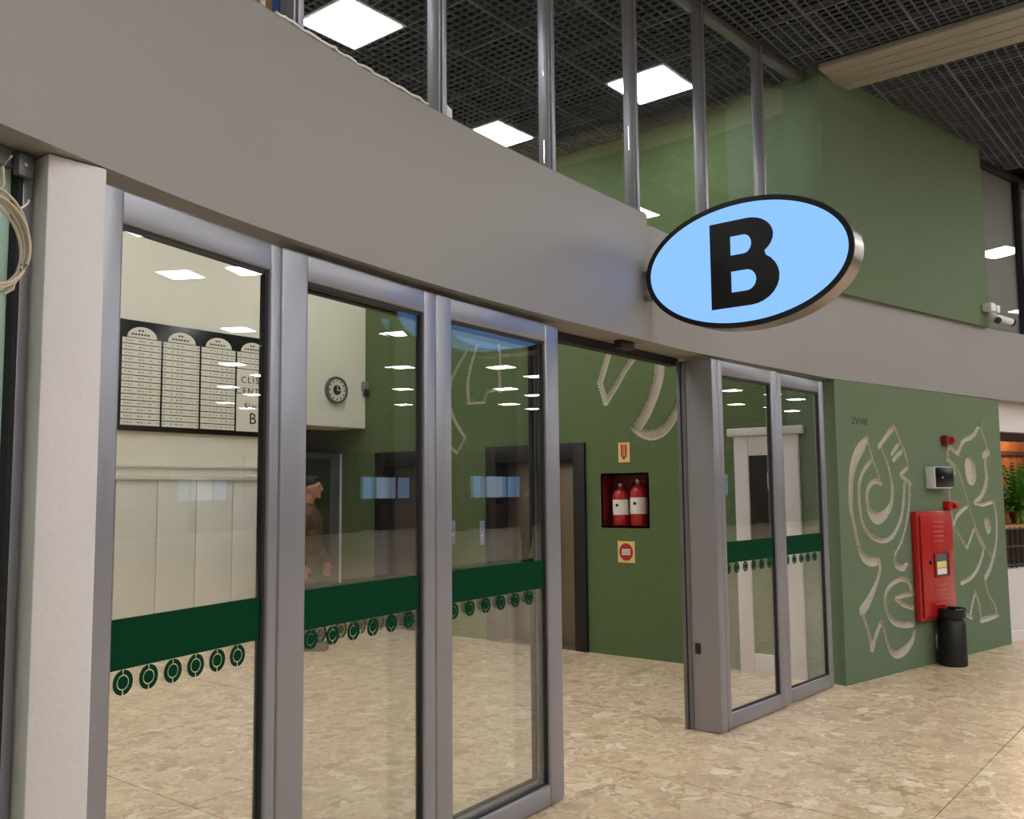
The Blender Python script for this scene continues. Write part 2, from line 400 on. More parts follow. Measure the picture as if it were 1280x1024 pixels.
# ------------------------------------------------------------------ clerestory glazing above the fascia
ci = struct(empty('window_2', (0, 0, 0)), 'tall clerestory glazing with slim grey posts standing on the fascia')
mpx = [(365, 20), (546, 80), (683, 120), (788, 140), (874, 140), (947, 140), (1017, 170)]
MP = [fac_at_px(px, py, 0.14) for px, py in mpx]
MP = [(-1.0, fac_y(-1.0)+0.14), (0.2, fac_y(0.2)+0.14), (1.1, fac_y(1.1)+0.14)] + MP
for (x, y) in MP:
    sl = math.atan2(fac_y(x+0.1)-fac_y(x-0.1), 0.2)
    bm = bmesh.new()
    bm_box(bm, -0.028, 0.028, -0.035, 0.035, ZF1 if x < 4.7 else 3.17, ZC-0.005, 0.003)
    bm_box(bm, -0.016, 0.016, -0.047, -0.033, ZF1 if x < 4.7 else 3.17, ZC-0.005, 0.002)
    link('mullion', done(bm, 'mullion', True), M_alu, ci, (x, y, 0), (0, 0, sl))
for (p, q) in zip(MP, MP[1:]):
    L = math.hypot(q[0]-p[0], q[1]-p[1]); a = math.atan2(q[1]-p[1], q[0]-p[0])
    zb = ZF1 if p[0] < 4.6 else 3.17
    box('pane', 0.03, L-0.03, -0.004, 0.004, zb+0.01, ZC-0.05, M_glassc, ci, loc=(p[0], p[1], 0), rot=(0, 0, a))
    box('top_rail', 0.02, L-0.02, -0.04, 0.04, ZC-0.06, ZC-0.003, M_aluD, ci, 0.004, loc=(p[0], p[1], 0), rot=(0, 0, a))

# ------------------------------------------------------------------ upper green block, mural wall
G0, G1 = np.array([7.44, 2.647]), np.array([10.40, 2.03])
gd = (G1-G0)/np.linalg.norm(G1-G0); gn = np.array([gd[1], -gd[0]])       # normal towards the hall
GL = float(np.linalg.norm(G1-G0))
def gpt(u, d): return tuple(G0+gd*u-gn*d)
wu = struct(empty('wall_upper', (0, 0, 0)), 'green stucco upper wall block above the fascia')
prism('block', [gpt(-0.12, -0.05), gpt(GL-0.22, -0.05), gpt(GL-0.22, 0.9), gpt(-0.12, 0.9)], 3.165, ZC+0.5, M_greenm, wu)
wm = struct(empty('wall_mural', (0, 0, 0)), 'green stucco wall with carved figures beside the glass doors')
prism('core', [gpt(0.0, 0.04), gpt(GL, 0.04), gpt(GL, 0.45), gpt(0.0, 0.45)], 0, ZF0-0.002, M_greenm, wm)
prism('edge', [gpt(-0.0, 0.0), gpt(0.012, 0.0), gpt(0.012, 0.045), gpt(0.0, 0.045)], 0, ZF0-0.002, M_greenm, wm)
prism('edge', [gpt(GL-0.012, 0.0), gpt(GL, 0.0), gpt(GL, 0.045), gpt(GL-0.012, 0.045)], 0, ZF0-0.002, M_greenm, wm)
def guv(px, py):
    p = on_plane(px, py, G0, gn); return float((p[:2]-G0)@gd), float(p[2])
def strokes_px(lst, fn):
    out = []
    for w, pts in lst:
        s = []
        for p in pts:
            u, z = fn(p[0], p[1]); s.append((u, z, p[2] if len(p) > 2 else w))
        # soften corners of long strokes a little by subdividing with Catmull-Rom
        if len(s) > 3:
            n = 4; o = []
            for i in range(len(s)-1):
                a, b, c, d = s[max(i-1, 0)], s[i], s[i+1], s[min(i+2, len(s)-1)]
                v1 = np.array(b[:2])-np.array(a[:2]); v2 = np.array(c[:2])-np.array(b[:2]); v3 = np.array(d[:2])-np.array(c[:2])
                cosb = v1@v2/(np.linalg.norm(v1)*np.linalg.norm(v2)+1e-9); cosc = v2@v3/(np.linalg.norm(v2)*np.linalg.norm(v3)+1e-9)
                if i == 0 or cosb < 0.3: a = tuple(2*b[k]-c[k] for k in range(3))
                if i == len(s)-2 or cosc < 0.3: d = tuple(2*c[k]-b[k] for k in range(3))
                for k in range(n):
                    t = k/n; o.append(tuple(0.5*((2*b[m])+(-a[m]+c[m])*t+(2*a[m]-5*b[m]+4*c[m]-d[m])*t*t+(-a[m]+3*b[m]-3*c[m]+d[m])*t**3) for m in range(3)))
            o.append(s[-1]); s = o
        out.append(s)
    return out
W = 0.026
MUR = [
 (W, [(1084, 549, .03), (1075, 562, .055), (1068, 578, .05), (1064.5, 596, .04), (1063.5, 617, .034), (1064, 637, .028), (1068, 656, .022), (1071, 672, .022), (1074, 685, .026), (1080, 697, .036), (1089, 702, .044), (1098, 701, .036)]),
 (W, [(1099, 702, .024), (1100, 711, .02), (1097.5, 724, .022), (1092, 738, .03), (1085, 753, .042), (1078, 763, .046)]),
 (.02, [(1079, 768), (1083, 781), (1087, 795), (1090.5, 811, .03)]), (W, [(1090.5, 811, .03), (1095, 795), (1102, 777, .022)]),
 (.018, [(1102, 777), (1105, 787), (1109, 803), (1113, 813, .024), (1121, 818, .036), (1131, 813, .04), (1140, 802, .03), (1143, 790, .018)]),
 (.022, [(1088, 577), (1079, 590), (1074, 607), (1074.5, 630), (1078, 652), (1086, 667), (1098, 675), (1108, 675.5), (1117, 669), (1124, 655), (1128, 640), (1130, 620), (1130.5, 605)]),
 (.016, [(1137, 605), (1136.5, 630), (1133, 655), (1127, 677), (1119, 693)]),
 (.02, [(1118, 698), (1121, 707, .03), (1129, 710, .03), (1134, 704)]),
 (.024, [(1101, 604), (1095, 601), (1088, 606), (1084, 616), (1084, 628), (1088, 641, .036), (1095, 648, .05), (1103, 646, .046), (1111, 637, .036), (1115, 625, .028), (1115, 605, .02), (1111, 585, .016), (1106, 570, .014), (1102.5, 561, .014)]),
 (.012, [(1085, 550), (1091, 575), (1097, 590), (1101, 603)]),
 (.024, [(1099, 558), (1107, 547), (1115, 536, .03)]), (.014, [(1117, 531), (1124, 548), (1130, 562), (1134, 577)]),
 (.02, [(1135, 584), (1126, 593)]), (.02, [(1126, 594), (1138, 604)]),
 (.022, [(1123, 555), (1115, 567)]), (.022, [(1127, 564), (1117, 575)]),
 (.022, [(1139, 736), (1135, 727), (1126, 724), (1114, 731), (1107, 743), (1107, 758), (1111, 770), (1119, 778, .03), (1130, 781, .03), (1141, 780, .03)]),
 (.022, [(1142, 742), (1130, 744), (1120, 748)]), (.022, [(1120, 748), (1130, 756), (1141, 760)]),
 # second figure
 (.024, [(1187, 559), (1198, 567)]), (.026, [(1198, 567), (1201, 558), (1206, 550), (1214, 547)]), (.024, [(1213, 547), (1219, 542), (1223.5, 532)]),
 (.016, [(1224, 531), (1229, 543), (1233, 556), (1236, 564)]), (.04, [(1230, 570), (1235, 565)]),
 (.026, [(1231.5, 574), (1232, 585), (1233.5, 597, .034), (1231, 611, .034), (1226, 621), (1219, 628)]),
 (.022, [(1219, 628), (1229, 631), (1241, 627)]),
 (.02, [(1242, 628), (1245, 641), (1246, 660), (1245.5, 676), (1243, 692, .026), (1238, 710, .03), (1232, 722, .03)]),
 (.018, [(1232, 722), (1233, 734), (1238, 747), (1244, 757), (1246, 766)]), (.032, [(1227, 775), (1237, 772), (1248, 769, .02)]),
 (.016, [(1226, 770), (1224.5, 755), (1219.5, 740)]), (.02, [(1219.5, 740), (1216, 753), (1213.5, 767)]), (.022, [(1208, 768), (1215, 772)]),
 (.013, [(1187, 575), (1196, 585), (1202, 600), (1208, 620), (1215, 645), (1224, 668), (1233, 685), (1240, 695)]),
 (.022, [(1185, 586), (1194, 591)]), (.022, [(1185, 562), (1184.5, 575)]), (.018, [(1187, 577), (1193, 585)]),
 (.012, [(1186.5, 592), (1187, 612), (1188, 630), (1192, 657)]),
 (.022, [(1192, 658), (1196, 646), (1203, 638), (1209, 633)]), (.018, [(1192, 658), (1201, 672), (1209, 685)]), (.018, [(1209, 685), (1214, 672), (1218, 660)]),
 (.018, [(1218, 660), (1224, 674), (1230, 686)]), (.022, [(1230, 686), (1227, 699), (1221, 713), (1213, 723), (1202, 729)]),
 (.108, [(1212.5, 584), (1214, 593)]), (.06, [(1234, 653), (1235.5, 660)]),
]
carved_wall('mural_face', fine(0.012, GL-0.012, 0.0085)+[GL-0.012], [0.0, 0.03]+fine(0.06, 2.16, 0.0065)+[2.25, 2.35, ZF0-0.002], G0, gd, gn,
            strokes_px(MUR, guv), [], 0.024, M_greenm, M_cement, [('carved_figure', (0, 1.62)), ('carved_figure', (1.62, 4))], wm)
def gframe(u, z, d=0.0):      # location on the mural wall plus its rotation (local x along wall, local y out of the hall)
    p = G0+gd*u+gn*d; return (p[0], p[1], z), math.atan2(gd[1], gd[0])
u, z = guv(1075, 527)
loc, rz = gframe(u, z, 0.001)
M_engr = mat('engraved_letters', srgb(64, 82, 60), 0.9)
text('engraved_letters', 'ZVVAE', 0.085, M_engr, wm, loc, (math.pi/2, 0, rz), 0.004)

# ------------------------------------------------------------------ lobby side wall (extinguishers, lifts, white door)
XW = 7.54
def wuv(px, py):
    p = on_plane(px, py, (XW, 0), (1, 0)); return float(p[1]), float(p[2])
wl = struct(empty('wall_lobby_side', (0, 0, 0)), 'green stucco lobby wall with niche, lifts and carved lines')
n0 = wuv(810, 657); n1 = wuv(753, 594)
NI = (n0[0], n1[0], (n0[1]+wuv(753, 658)[1])/2, (n1[1]+wuv(810, 594)[1])/2)
e1r = wuv(732, 553); e1l = wuv(609, 560)
LIFTS = [(e1r[0], e1l[0]), (wuv(556, 565)[0], wuv(471, 568)[0])]
LZ = e1r[1]
DW = (wuv(1006, 700)[0], wuv(925, 700)[0]); DWZ = 2.02
holes = [NI] + [(a, b, -1, LZ) for a, b in LIFTS]
EXT = [
 (.036, [(771, 405), (764, 430), (757, 455), (750, 478)]), (.034, [(750, 480), (757, 503)]), (.034, [(757, 503), (768, 485), (781, 462), (799, 438), (823, 402)]),
 (.054, [(818, 405), (823, 435), (824, 465), (818, 490), (808, 515), (798, 532)]),
 (.04, [(790, 536, .02), (802, 542), (815, 544, .05), (829, 538, .05), (841, 522, .045), (850, 500), (858, 465), (862, 430)]),
 (.022, [(597, 430), (589, 455), (585, 478), (585.5, 503)]), (.022, [(585, 503), (605, 502)]), (.022, [(605, 502), (609, 489), (626, 486)]), (.022, [(624, 430), (625, 489)]),
 (.024, [(582, 440), (570, 462), (563, 480), (562, 505), (568, 525), (581, 547)]), (.022, [(581, 547), (571, 566)]), (.022, [(571, 566), (560, 556)]),
]
YW0, YW1 = 2.66, 11.2
uu = [YW0, 2.8, 2.95]+fine(3.0, 7.0, 0.011)+[7.5, 8.4, 9.5, YW1]+[v for h in holes for v in h[:2]]
vv = [0, 0.3, 0.6, 0.9, 1.2, 1.5, 1.75]+fine(1.8, 3.3, 0.011)+[3.6, 4.0, 4.5, ZC+0.5]+[v for h in holes for v in h[2:] if v > 0]
carved_wall('stucco_face', uu, vv, (XW, 0.0), (0, 1), (-1, 0), strokes_px(EXT, wuv), holes, 0.026, M_greenw, M_cement,
            [('carved_line', (0, 4.95)), ('carved_line', (4.95, 9))], wl)
box('core', XW+0.36, XW+0.5, 3.3, YW1, 0, ZC+0.5, M_greenw, wl)
# niche lining
M_nred = mat('niche_red', srgb(120, 22, 26), 0.6)
y0, y1, z0, z1 = NI
nz_ = boxes('niche_lining', [(XW+0.20, XW+0.22, y0, y1, z0, z1), (XW, XW+0.22, y0-0.02, y0, z0-0.02, z1+0.02), (XW, XW+0.22, y1, y1+0.02, z0-0.02, z1+0.02), (XW, XW+0.22, y0, y1, z0-0.02, z0), (XW, XW+0.22, y0, y1, z1, z1+0.02)], M_nred, wl)
# lifts
M_liftd = mat('lift_steel', srgb(128, 116, 102), 0.35, 0.8, var=0.1, vscale=4)
for k, (ya_, yb_) in enumerate(LIFTS):
    lf = struct(empty('door_%d' % (7+k), (XW, ya_, 0)), 'steel lift door in a black frame')
    Wd = yb_-ya_; fw_ = 0.14
    box('frame_post', -0.035, 0.30, 0, fw_, 0, LZ, M_black, lf, 0.006)
    box('frame_post', -0.035, 0.30, Wd-fw_, Wd, 0, LZ, M_black, lf, 0.006)
    box('frame_head', -0.034, 0.30, fw_, Wd-fw_, LZ-0.17, LZ, M_black, lf, 0.006)
    for q in range(2):
        box('door_leaf', 0.16, 0.20, fw_+0.004+q*(Wd-2*fw_)/2, fw_-0.004+(q+1)*(Wd-2*fw_)/2, 0.0, LZ-0.17, M_liftd, lf, 0.003)
    box('sill', -0.02, 0.16, fw_, Wd-fw_, 0.0, 0.006, M_steel, lf)
    box('shaft_back', 0.30, 0.32, 0, Wd, 0, LZ, M_black, lf)
# lift call panels
M_lav = mat('call_panel', srgb(170, 168, 205), 0.35, 0.2); M_btn = mat('call_button', srgb(80, 70, 150), 0.4, emit=srgb(120, 110, 230), estr=0.4)
for (px, lab) in ((603.5, 'slim lavender lift call panel beside the black lift frame next to the niche'), (566.5, 'slim lavender lift call panel between the two lift frames')):
    yc, zt = wuv(px, 651); zb = wuv(px, 681)[1]
    cp = tag(empty('lift_call_panel', (XW, yc, zb)), lab, 'call panel', 'lift call panels')
    box('plate', -0.012, 0, -0.035, 0.035, 0, zt-zb, M_lav, cp, 0.004)
    lathe('button', [(0.014, 0), (0.014, 0.008), (0.010, 0.011)], M_btn, cp, 16, (-0.012, 0, (zt-zb)*0.62), (0, -math.pi/2, 0))
    lathe('button', [(0.014, 0), (0.014, 0.008), (0.010, 0.011)], M_lamp, cp, 16, (-0.012, 0, (zt-zb)*0.38), (0, -math.pi/2, 0))
# white framed door leaf against the same wall
dw = struct(empty('door_9', (XW, DW[0], 0)), 'white framed door with dark glass and a green lower panel')
wd = DW[1]-DW[0]
bm = bmesh.new()
for s in ((0, 0.13, 0, DWZ), (wd-0.13, wd, 0, DWZ), (0.13, wd-0.13, DWZ-0.17, DWZ), (0.13, wd-0.13, 0.98, 1.13), (0.13, wd-0.13, 0, 0.17)):
    bm_box(bm, -0.06, -0.01, s[0], s[1], s[2], s[3], 0.008)
link('door_frame', done(bm, 'door_frame', True), M_white, dw)
box('door_glass', -0.04, -0.03, 0.13, wd-0.13, 1.13, DWZ-0.17, M_blackgl, dw)
box('door_panel', -0.045, -0.03, 0.13, wd-0.13, 0.17, 0.98, M_greenw, dw)
box('cornice', -0.09, -0.005, -0.05, wd+0.05, DWZ, DWZ+0.07, M_white, dw, 0.012)
box('notice', -0.066, -0.061, wd*0.30, wd*0.30+0.10, 1.56, 1.70, M_paper, dw)

# signs on the lobby wall
def wall_sign(px0, px1, py0, py1, name, label):
    ya_, z1_ = wuv(px1, py0); yb_, _ = wuv(px0, py0); _, z0_ = wuv((px0+px1)/2, py1)
    r = tag(empty(name, (XW, (ya_+yb_)/2, z0_)), label, 'sign'); return r, yb_-ya_, z1_-z0_
r, sw, sh = wall_sign(773, 787, 553, 578, 'arrow_sign', 'small cream sign with a red down arrow above the extinguisher niche')
box('plate', -0.006, 0, -sw/2, sw/2, 0, sh, M_yellow, r)
flat('arrow', [[(-0.032, 0.9*sh), (-0.012, 0.9*sh), (-0.012, 0.3*sh), (-0.004, 0.3*sh), (-0.004, 0.9*sh), (0.004, 0.9*sh), (0.004, 0.3*sh), (0.012, 0.3*sh), (0.012, 0.9*sh), (0.032, 0.9*sh), (0.032, 0.32*sh), (0, 0.1*sh), (-0.032, 0.32*sh)]], 0.002, M_red, r, (-0.0075, 0, 0), (math.pi/2, 0, -math.pi/2))
r, sw, sh = wall_sign(772.5, 793.5, 677, 703.5, 'round_warning_sign', 'cream sign with a red disc below the extinguisher niche')
box('plate', -0.006, 0, -sw/2, sw/2, 0, sh, M_yellow, r)
flat('disc', [ell(sw*0.40, sw*0.44, 32, 0, sh*0.5)], 0.002, M_red, r, (-0.0075, 0, 0), (math.pi/2, 0, -math.pi/2))
for q, dz in enumerate((0.60, 0.5, 0.40)):
    box('print_line', -0.0095, -0.0083, -sw*0.25, sw*0.25, sh*dz-0.008, sh*dz+0.008, M_paper, r)
# fire extinguishers
ny0, ny1, nzz0, nzz1 = NI
def extinguisher(yc, h, label):
    r = tag(empty('fire_extinguisher', (XW+0.10, yc, NI[2])), label, 'fire extinguisher', 'fire extinguishers in the wall niche')
    R = 0.082
    lathe('cylinder', [(R*0.9, 0), (R, 0.012), (R, h*0.66), (R*0.92, h*0.73), (R*0.6, h*0.79), (R*0.34, h*0.82), (R*0.34, h*0.86)], M_red, r, 24)
    lathe('label_sleeve', [(R+0.0015, h*0.24), (R+0.002, h*0.25), (R+0.002, h*0.56), (R+0.0015, h*0.57)], M_paper, r, 24)
    box('print_mark', -R-0.0035, -R-0.001, -0.018, 0.012, h*0.42, h*0.48, M_print, r)
    lathe('valve', [(0.016, h*0.85), (0.02, h*0.87), (0.018, h*0.92), (0.008, h*0.94)], M_steel, r, 12)
    box('lever', -0.06, 0.02, -0.010, 0.010, h*0.93, h*0.95, M_black, r, 0.003)
    box('carry_handle', -0.055, 0.01, -0.010, 0.010, h*0.88, h*0.895, M_black, r, 0.003)
    lathe('gauge', [(0.016, 0), (0.016, 0.012), (0.012, 0.014)], M_lamp, r, 14, (-0.018, 0, h*0.90), (0, -math.pi/2, 0))
    tube('hose', [(0.01, 0.015, h*0.90), (0.0, 0.05, h*0.91), (0.0, R+0.012, h*0.80), (0.0, R+0.014, h*0.5), (0.0, R+0.012, h*0.2)], 0.009, M_black, r, 8)
NHt = NI[3]-NI[2]
wuvd = lambda px: float(on_plane(px, 640, (XW+0.10, 0), (1, 0))[1])
extinguisher(wuvd(777), NHt*0.90, 'red fire extinguisher with a white label in the middle of the niche')
extinguisher(wuvd(799), NHt*0.98, 'taller red fire extinguisher with a white label by the corner of the niche')

# ------------------------------------------------------------------ lobby back wall with directory
YB = 8.40
def buv(px, py):
    p = on_plane(px, py, (0, YB), (0, 1)); return float(p[0]), float(p[2])
XP0, ZP = 6.16, (buv(385, 531)[1]+buv(457, 536)[1])/2
wbk = struct(empty('wall_lobby_back', (0, 0, 0)), 'cream lobby wall with wainscot and an opening below the clock')
prism('plaster', [(-2.0, YB), (XP0, YB), (XP0, YB+0.25), (-2.0, YB+0.25)], 0, ZC+0.5, M_beige, wbk)
prism('plaster_head', [(XP0, YB), (XW-0.005, YB), (XW-0.005, YB+0.60), (XP0, YB+0.60)], ZP, ZC+0.5, M_beige, wbk)
zr = buv(240, 598)[1]
box('dado_rail', -2.0, XP0, YB-0.05, YB, zr-0.02, zr+0.035, M_wains, wbk, 0.012)
box('dado_rail', -2.0, XP0, YB-0.03, YB, zr+0.10, zr+0.135, M_wains, wbk, 0.010)
x = -1.99
wpan = (buv(243, 680)[0]-buv(194, 680)[0])
xs = buv(243, 680)[0]
while xs > -1.6: xs -= wpan
while xs < XP0-0.05:
    box('wainscot_board', xs+0.004, min(xs+wpan, XP0)-0.004, YB-0.02, YB, 0.10, zr-0.02, M_wains, wbk, 0.004); xs += wpan
box('skirting', -2.0, XP0, YB-0.03, YB, 0, 0.10, M_wains, wbk, 0.006)
struct(box('wall_lobby_end', -2.2, -2.0, 2.6, YB+0.25, 0, ZC+0.5, M_beige))
# corridor behind the opening
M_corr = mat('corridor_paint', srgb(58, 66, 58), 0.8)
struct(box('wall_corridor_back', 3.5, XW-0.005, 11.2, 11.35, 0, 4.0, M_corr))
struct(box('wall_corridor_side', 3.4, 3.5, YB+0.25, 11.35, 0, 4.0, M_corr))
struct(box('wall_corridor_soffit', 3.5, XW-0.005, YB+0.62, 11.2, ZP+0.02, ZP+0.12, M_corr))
gdx = on_plane(425, 650, (0, YB+0.45), (0, 1))[0]
gd_ = struct(empty('door_10', (gdx, YB+0.45, 0)), 'white framed glass door inside the opening below the clock')
zt = 2.05
box('stile', -0.02, 0.02, -0.025, 0.025, 0, zt, M_white, gd_, 0.004)
box('stile', -1.0, -0.93, -0.025, 0.025, 0, zt, M_aluD, gd_, 0.004)
box('stile', -0.16, -0.02, -0.012, 0.012, 0, zt, M_aluD, gd_, 0.004)
box('head_rail', -0.93, -0.16, -0.025, 0.025, zt-0.07, zt, M_aluD, gd_, 0.004)
box('pane', -0.93, -0.16, -0.004, 0.004, 0.02, zt-0.07, M_glass, gd_)

# directory board
ca, cb = [198.5, 246.5, 291.5], None
sepx = [buv(c, 500)[0] for c in ca]
cw = (sepx[2]-sepx[0])/2
zt = buv(300, 432)[1]; zt = (buv(153, 400)[1]+buv(333, 424.5)[1])/2; zb = (buv(149, 538)[1]+buv(332, 547)[1])/2
xl, xr = sepx[1]-2*cw-0.03, sepx[1]+2*cw+0.03
db = tag(empty('directory_board', (sepx[1], YB, zb)), 'black building directory board with four cream columns on the cream wall', 'directory board')
HB = zt-zb
box('backing', -2*cw-0.03, 2*cw+0.03, -0.04, 0, 0, HB, M_blackgl, db, 0.006)
def striptext(name):
    m = bpy.data.materials.new(name); m.use_nodes = True; nt = m.node_tree; N = nt.nodes; L = nt.links; p = N['Principled BSDF']
    tc = N.new('ShaderNodeTexCoord'); mp = N.new('ShaderNodeMapping'); mp.inputs['Scale'].default_value = (38, 1, 0.01)
    geo = N.new('ShaderNodeObjectInfo'); va = N.new('ShaderNodeVectorMath'); va.operation = 'ADD'
    L.new(tc.outputs['Object'], va.inputs[0]); L.new(geo.outputs['Location'], va.inputs[1]); L.new(va.outputs[0], mp.inputs[0])
    nz = N.new('ShaderNodeTexNoise'); nz.inputs['Scale'].default_value = 1.5; L.new(mp.outputs[0], nz.inputs[0])
    cr = N.new('ShaderNodeValToRGB'); cr.color_ramp.elements[0].position = 0.42; cr.color_ramp.elements[1].position = 0.52
    cr.color_ramp.elements[0].color = srgb(150, 148, 138); cr.color_ramp.elements[1].color = srgb(236, 231, 214)
    L.new(nz.outputs[0], cr.inputs[0])
    sx = N.new('ShaderNodeSeparateXYZ'); L.new(tc.outputs['Object'], sx.inputs[0])
    ab = N.new('ShaderNodeMath'); ab.operation = 'ABSOLUTE'; L.new(sx.outputs[2], ab.inputs[0])
    lt = N.new('ShaderNodeMath'); lt.operation = 'LESS_THAN'; lt.inputs[1].default_value = 0.007; L.new(ab.outputs[0], lt.inputs[0])
    mx = N.new('ShaderNodeMix'); mx.data_type = 'RGBA'; L.new(lt.outputs[0], mx.inputs[0]); mx.inputs[6].default_value = srgb(236, 231, 214); L.new(cr.outputs[0], mx.inputs[7])
    L.new(mx.outputs[2], p.inputs['Base Color']); p.inputs['Roughness'].default_value = 0.5; return m
M_strip = striptext('directory_strip'); M_cream = mat('cream_board', srgb(236, 231, 214), 0.5)
NR = 14; zs0, zs1 = 0.05, HB*0.84
sh_ = (zs1-zs0)/NR
bm = bmesh.new(); bm_box(bm, -cw/2+0.012, cw/2-0.012, -0.004, 0.004, -sh_/2+0.004, sh_/2-0.004); me_strip = done(bm, 'name_strip')
for c in range(4):
    xc = (c-1.5)*cw
    arch = [(-cw*0.36, 0)]+[(cw*0.36*math.cos(math.pi-t), HB*0.10*math.sin(t)) for t in np.linspace(0.02, math.pi-0.02, 20)]+[(cw*0.36, 0)]
    ar = flat('arched_header', [arch], 0.008, M_cream, db, (xc, -0.044, zs1+0.004), (math.pi/2, 0, 0))
    for q, wq in enumerate((0.10, 0.26)):
        boxes('print_line', [(xc-cw*wq+s*cw*0.075, xc-cw*wq+s*cw*0.075+cw*0.05, -0.0495, -0.0482, zs1+HB*(0.06-0.035*q), zs1+HB*(0.06-0.035*q)+0.016) for s in range(int(wq*2/0.075))], M_print, db)
    for rr in range(NR):
        if c == 3 and rr < NR-3: continue
        link('name_strip', me_strip, M_strip, db, (xc, -0.044, zs0+(rr+0.5)*sh_))
    if c == 3:
        box('title_panel', xc-cw/2+0.012, xc+cw/2-0.012, -0.048, -0.04, zs0, zs0+(NR-3)*sh_-0.004, M_cream, db)
        zz = zs0+(NR-3)*sh_
        for bdy, sz, zf in (('CLISA', 0.10, 0.82), ('CENTER', 0.10, 0.64), ('Bloco', 0.075, 0.41), ('B', 0.17, 0.20)):
            text('lettering', bdy, sz, M_print, db, (xc, -0.0495, zs0+(zz-zs0)*zf), (math.pi/2, 0, 0), 0.002, 'CENTER', 1.25)
# clock
cx_, cz_ = buv(419, 488)
rc = (buv(419, 471)[1]-buv(419, 505.5)[1])/2
ck = tag(empty('wall_clock', (cx_, YB, cz_)), 'round grey wall clock on the cream block above the opening', 'clock')
lathe('rim', [(rc*0.98, 0), (rc, 0.02), (rc*0.96, 0.045), (rc*0.82, 0.045), (rc*0.80, 0.03)], M_aluD, ck, 40, (0, 0, 0), (math.pi/2, 0, 0))
lathe('dial', [(rc*0.80, 0.028), (rc*0.80, 0.033)], M_cream, ck, 40, (0, 0, 0), (math.pi/2, 0, 0))
flat('inner_ring', [ell(rc*0.36, rc*0.36, 32)], 0.002, M_print, ck, (0, -0.035, 0), (math.pi/2, 0, 0))
for h in range(12):
    a = h*math.pi/6
    flat('hour_mark', [[(rc*0.62*math.cos(a)+s*0.008*math.sin(a)*t, rc*0.62*math.sin(a)-s*0.008*math.cos(a)*t) if q == 0 else (rc*0.74*math.cos(a)+s*0.008*math.sin(a)*t, rc*0.74*math.sin(a)-s*0.008*math.cos(a)*t) for (q, s, t) in ((0, -1, 1), (1, -1, 1), (1, 1, 1), (0, 1, 1))]], 0.002, M_print, ck, (0, -0.035, 0), (math.pi/2, 0, 0))
box('hour_hand', -0.006, rc*0.5, -0.040, -0.038, -0.006, 0.006, M_cream, ck)
box('minute_hand', -0.005, 0.005, -0.043, -0.041, -0.005, rc*0.66, M_cream, ck)
# small wall camera at the corner of the block
cxx, czz = buv(455, 490)
wc = tag(empty('wall_sensor', (cxx, YB, czz)), 'tiny grey sensor with a black lens on the cream block edge', 'sensor')
box('housing', -0.05, 0.03, -0.07, 0, 0.02, 0.12, M_alu, wc, 0.01)
lathe('lens', [(0.03, 0), (0.03, 0.05), (0.02, 0.06)], M_black, wc, 16, (0.0, -0.02, -0.03), (math.pi/2, 0, 0))

# ------------------------------------------------------------------ glass doors
DH = 2.425
def leaf(name, P, Q, label, sl, sr, top=0.10, bot=0.11, ydep=0.055, off=0.0, band=True, dots=None, matf=None, z1=DH, dot_every=0.13, dr=0.036, bevel=0.012):
    matf = matf or M_alu
    P = np.array(P); Q = np.array(Q); L = float(np.linalg.norm(Q-P)); a = math.atan2(Q[1]-P[1], Q[0]-P[0])
    n = np.array([-math.sin(a), math.cos(a)])
    o = P+n*off
    r = struct(empty(name, (o[0], o[1], 0), a), label)
    box('stile', 0, sl, 0, ydep, 0.008, z1, matf, r, bevel, 3)
    box('stile', L-sr, L, 0, ydep, 0.008, z1, matf, r, bevel, 3)
    box('top_rail', sl-0.006, L-sr+0.006, 0.003, ydep-0.003, z1-top, z1, matf, r, bevel, 3)
    box('bottom_rail', sl-0.006, L-sr+0.006, 0.003, ydep-0.003, 0.008, bot, matf, r, bevel, 3)
    g = 0.012; yg = ydep*0.5
    boxes('gasket', [(sl-0.001, sl+g*0.4, yg-0.012, yg+0.012, bot, z1-top), (L-sr-g, L-sr+0.001, yg-0.012, yg+0.012, bot, z1-top), (sl, L-sr, yg-0.012, yg+0.012, z1-top-g, z1-top+0.001), (sl, L-sr, yg-0.012, yg+0.012, bot-0.001, bot+g*0.6)], M_gasket, r)
    box('pane', sl+0.002, L-sr-0.002, yg-0.004, yg+0.004, bot+0.002, z1-top-0.002, M_glass, r)
    if band: box('film_band', sl+0.004, L-sr-g, yg-0.0062, yg-0.0045, 1.07, 1.21, M_band, r)
    if dots:
        u = sl+dots
        while u < L-sr-dr-0.01:
            ring = lambda r0, r1, t0, t1: [(r1*math.cos(t), r1*math.sin(t)) for t in np.linspace(t0, t1, 14)]+[(r0*math.cos(t), r0*math.sin(t)) for t in np.linspace(t1, t0, 14)]
            gp = 0.09
            flat('dot_decal', [ell(dr*0.50, dr*0.50, 20), ring(dr*0.60, dr*0.97, math.pi/2+gp, 3*math.pi/2-gp), ring(dr*0.60, dr*0.97, -math.pi/2+gp, math.pi/2-gp)], 0.0012, M_band, r, (u, yg-0.0055, 1.034), (math.pi/2, 0, 0))
            u += dot_every
    return r
PL = [(1.22, 2.44), (1.965, 2.625), (2.88, 2.755), (3.895, 2.832)]
def ucol(px, py, P, Q):
    P = np.array(P); Q = np.array(Q); d = (Q-P)/np.linalg.norm(Q-P); p = on_plane(px, py, P, (-d[1], d[0])); return float((p[:2]-P)@d)
def stw(k, pxl, pxr):
    P, Q = PL[k], PL[k+1]; L = math.dist(P, Q); return max(0.03, ucol(pxl, 600, P, Q)), max(0.03, L-ucol(pxr, 600, P, Q))
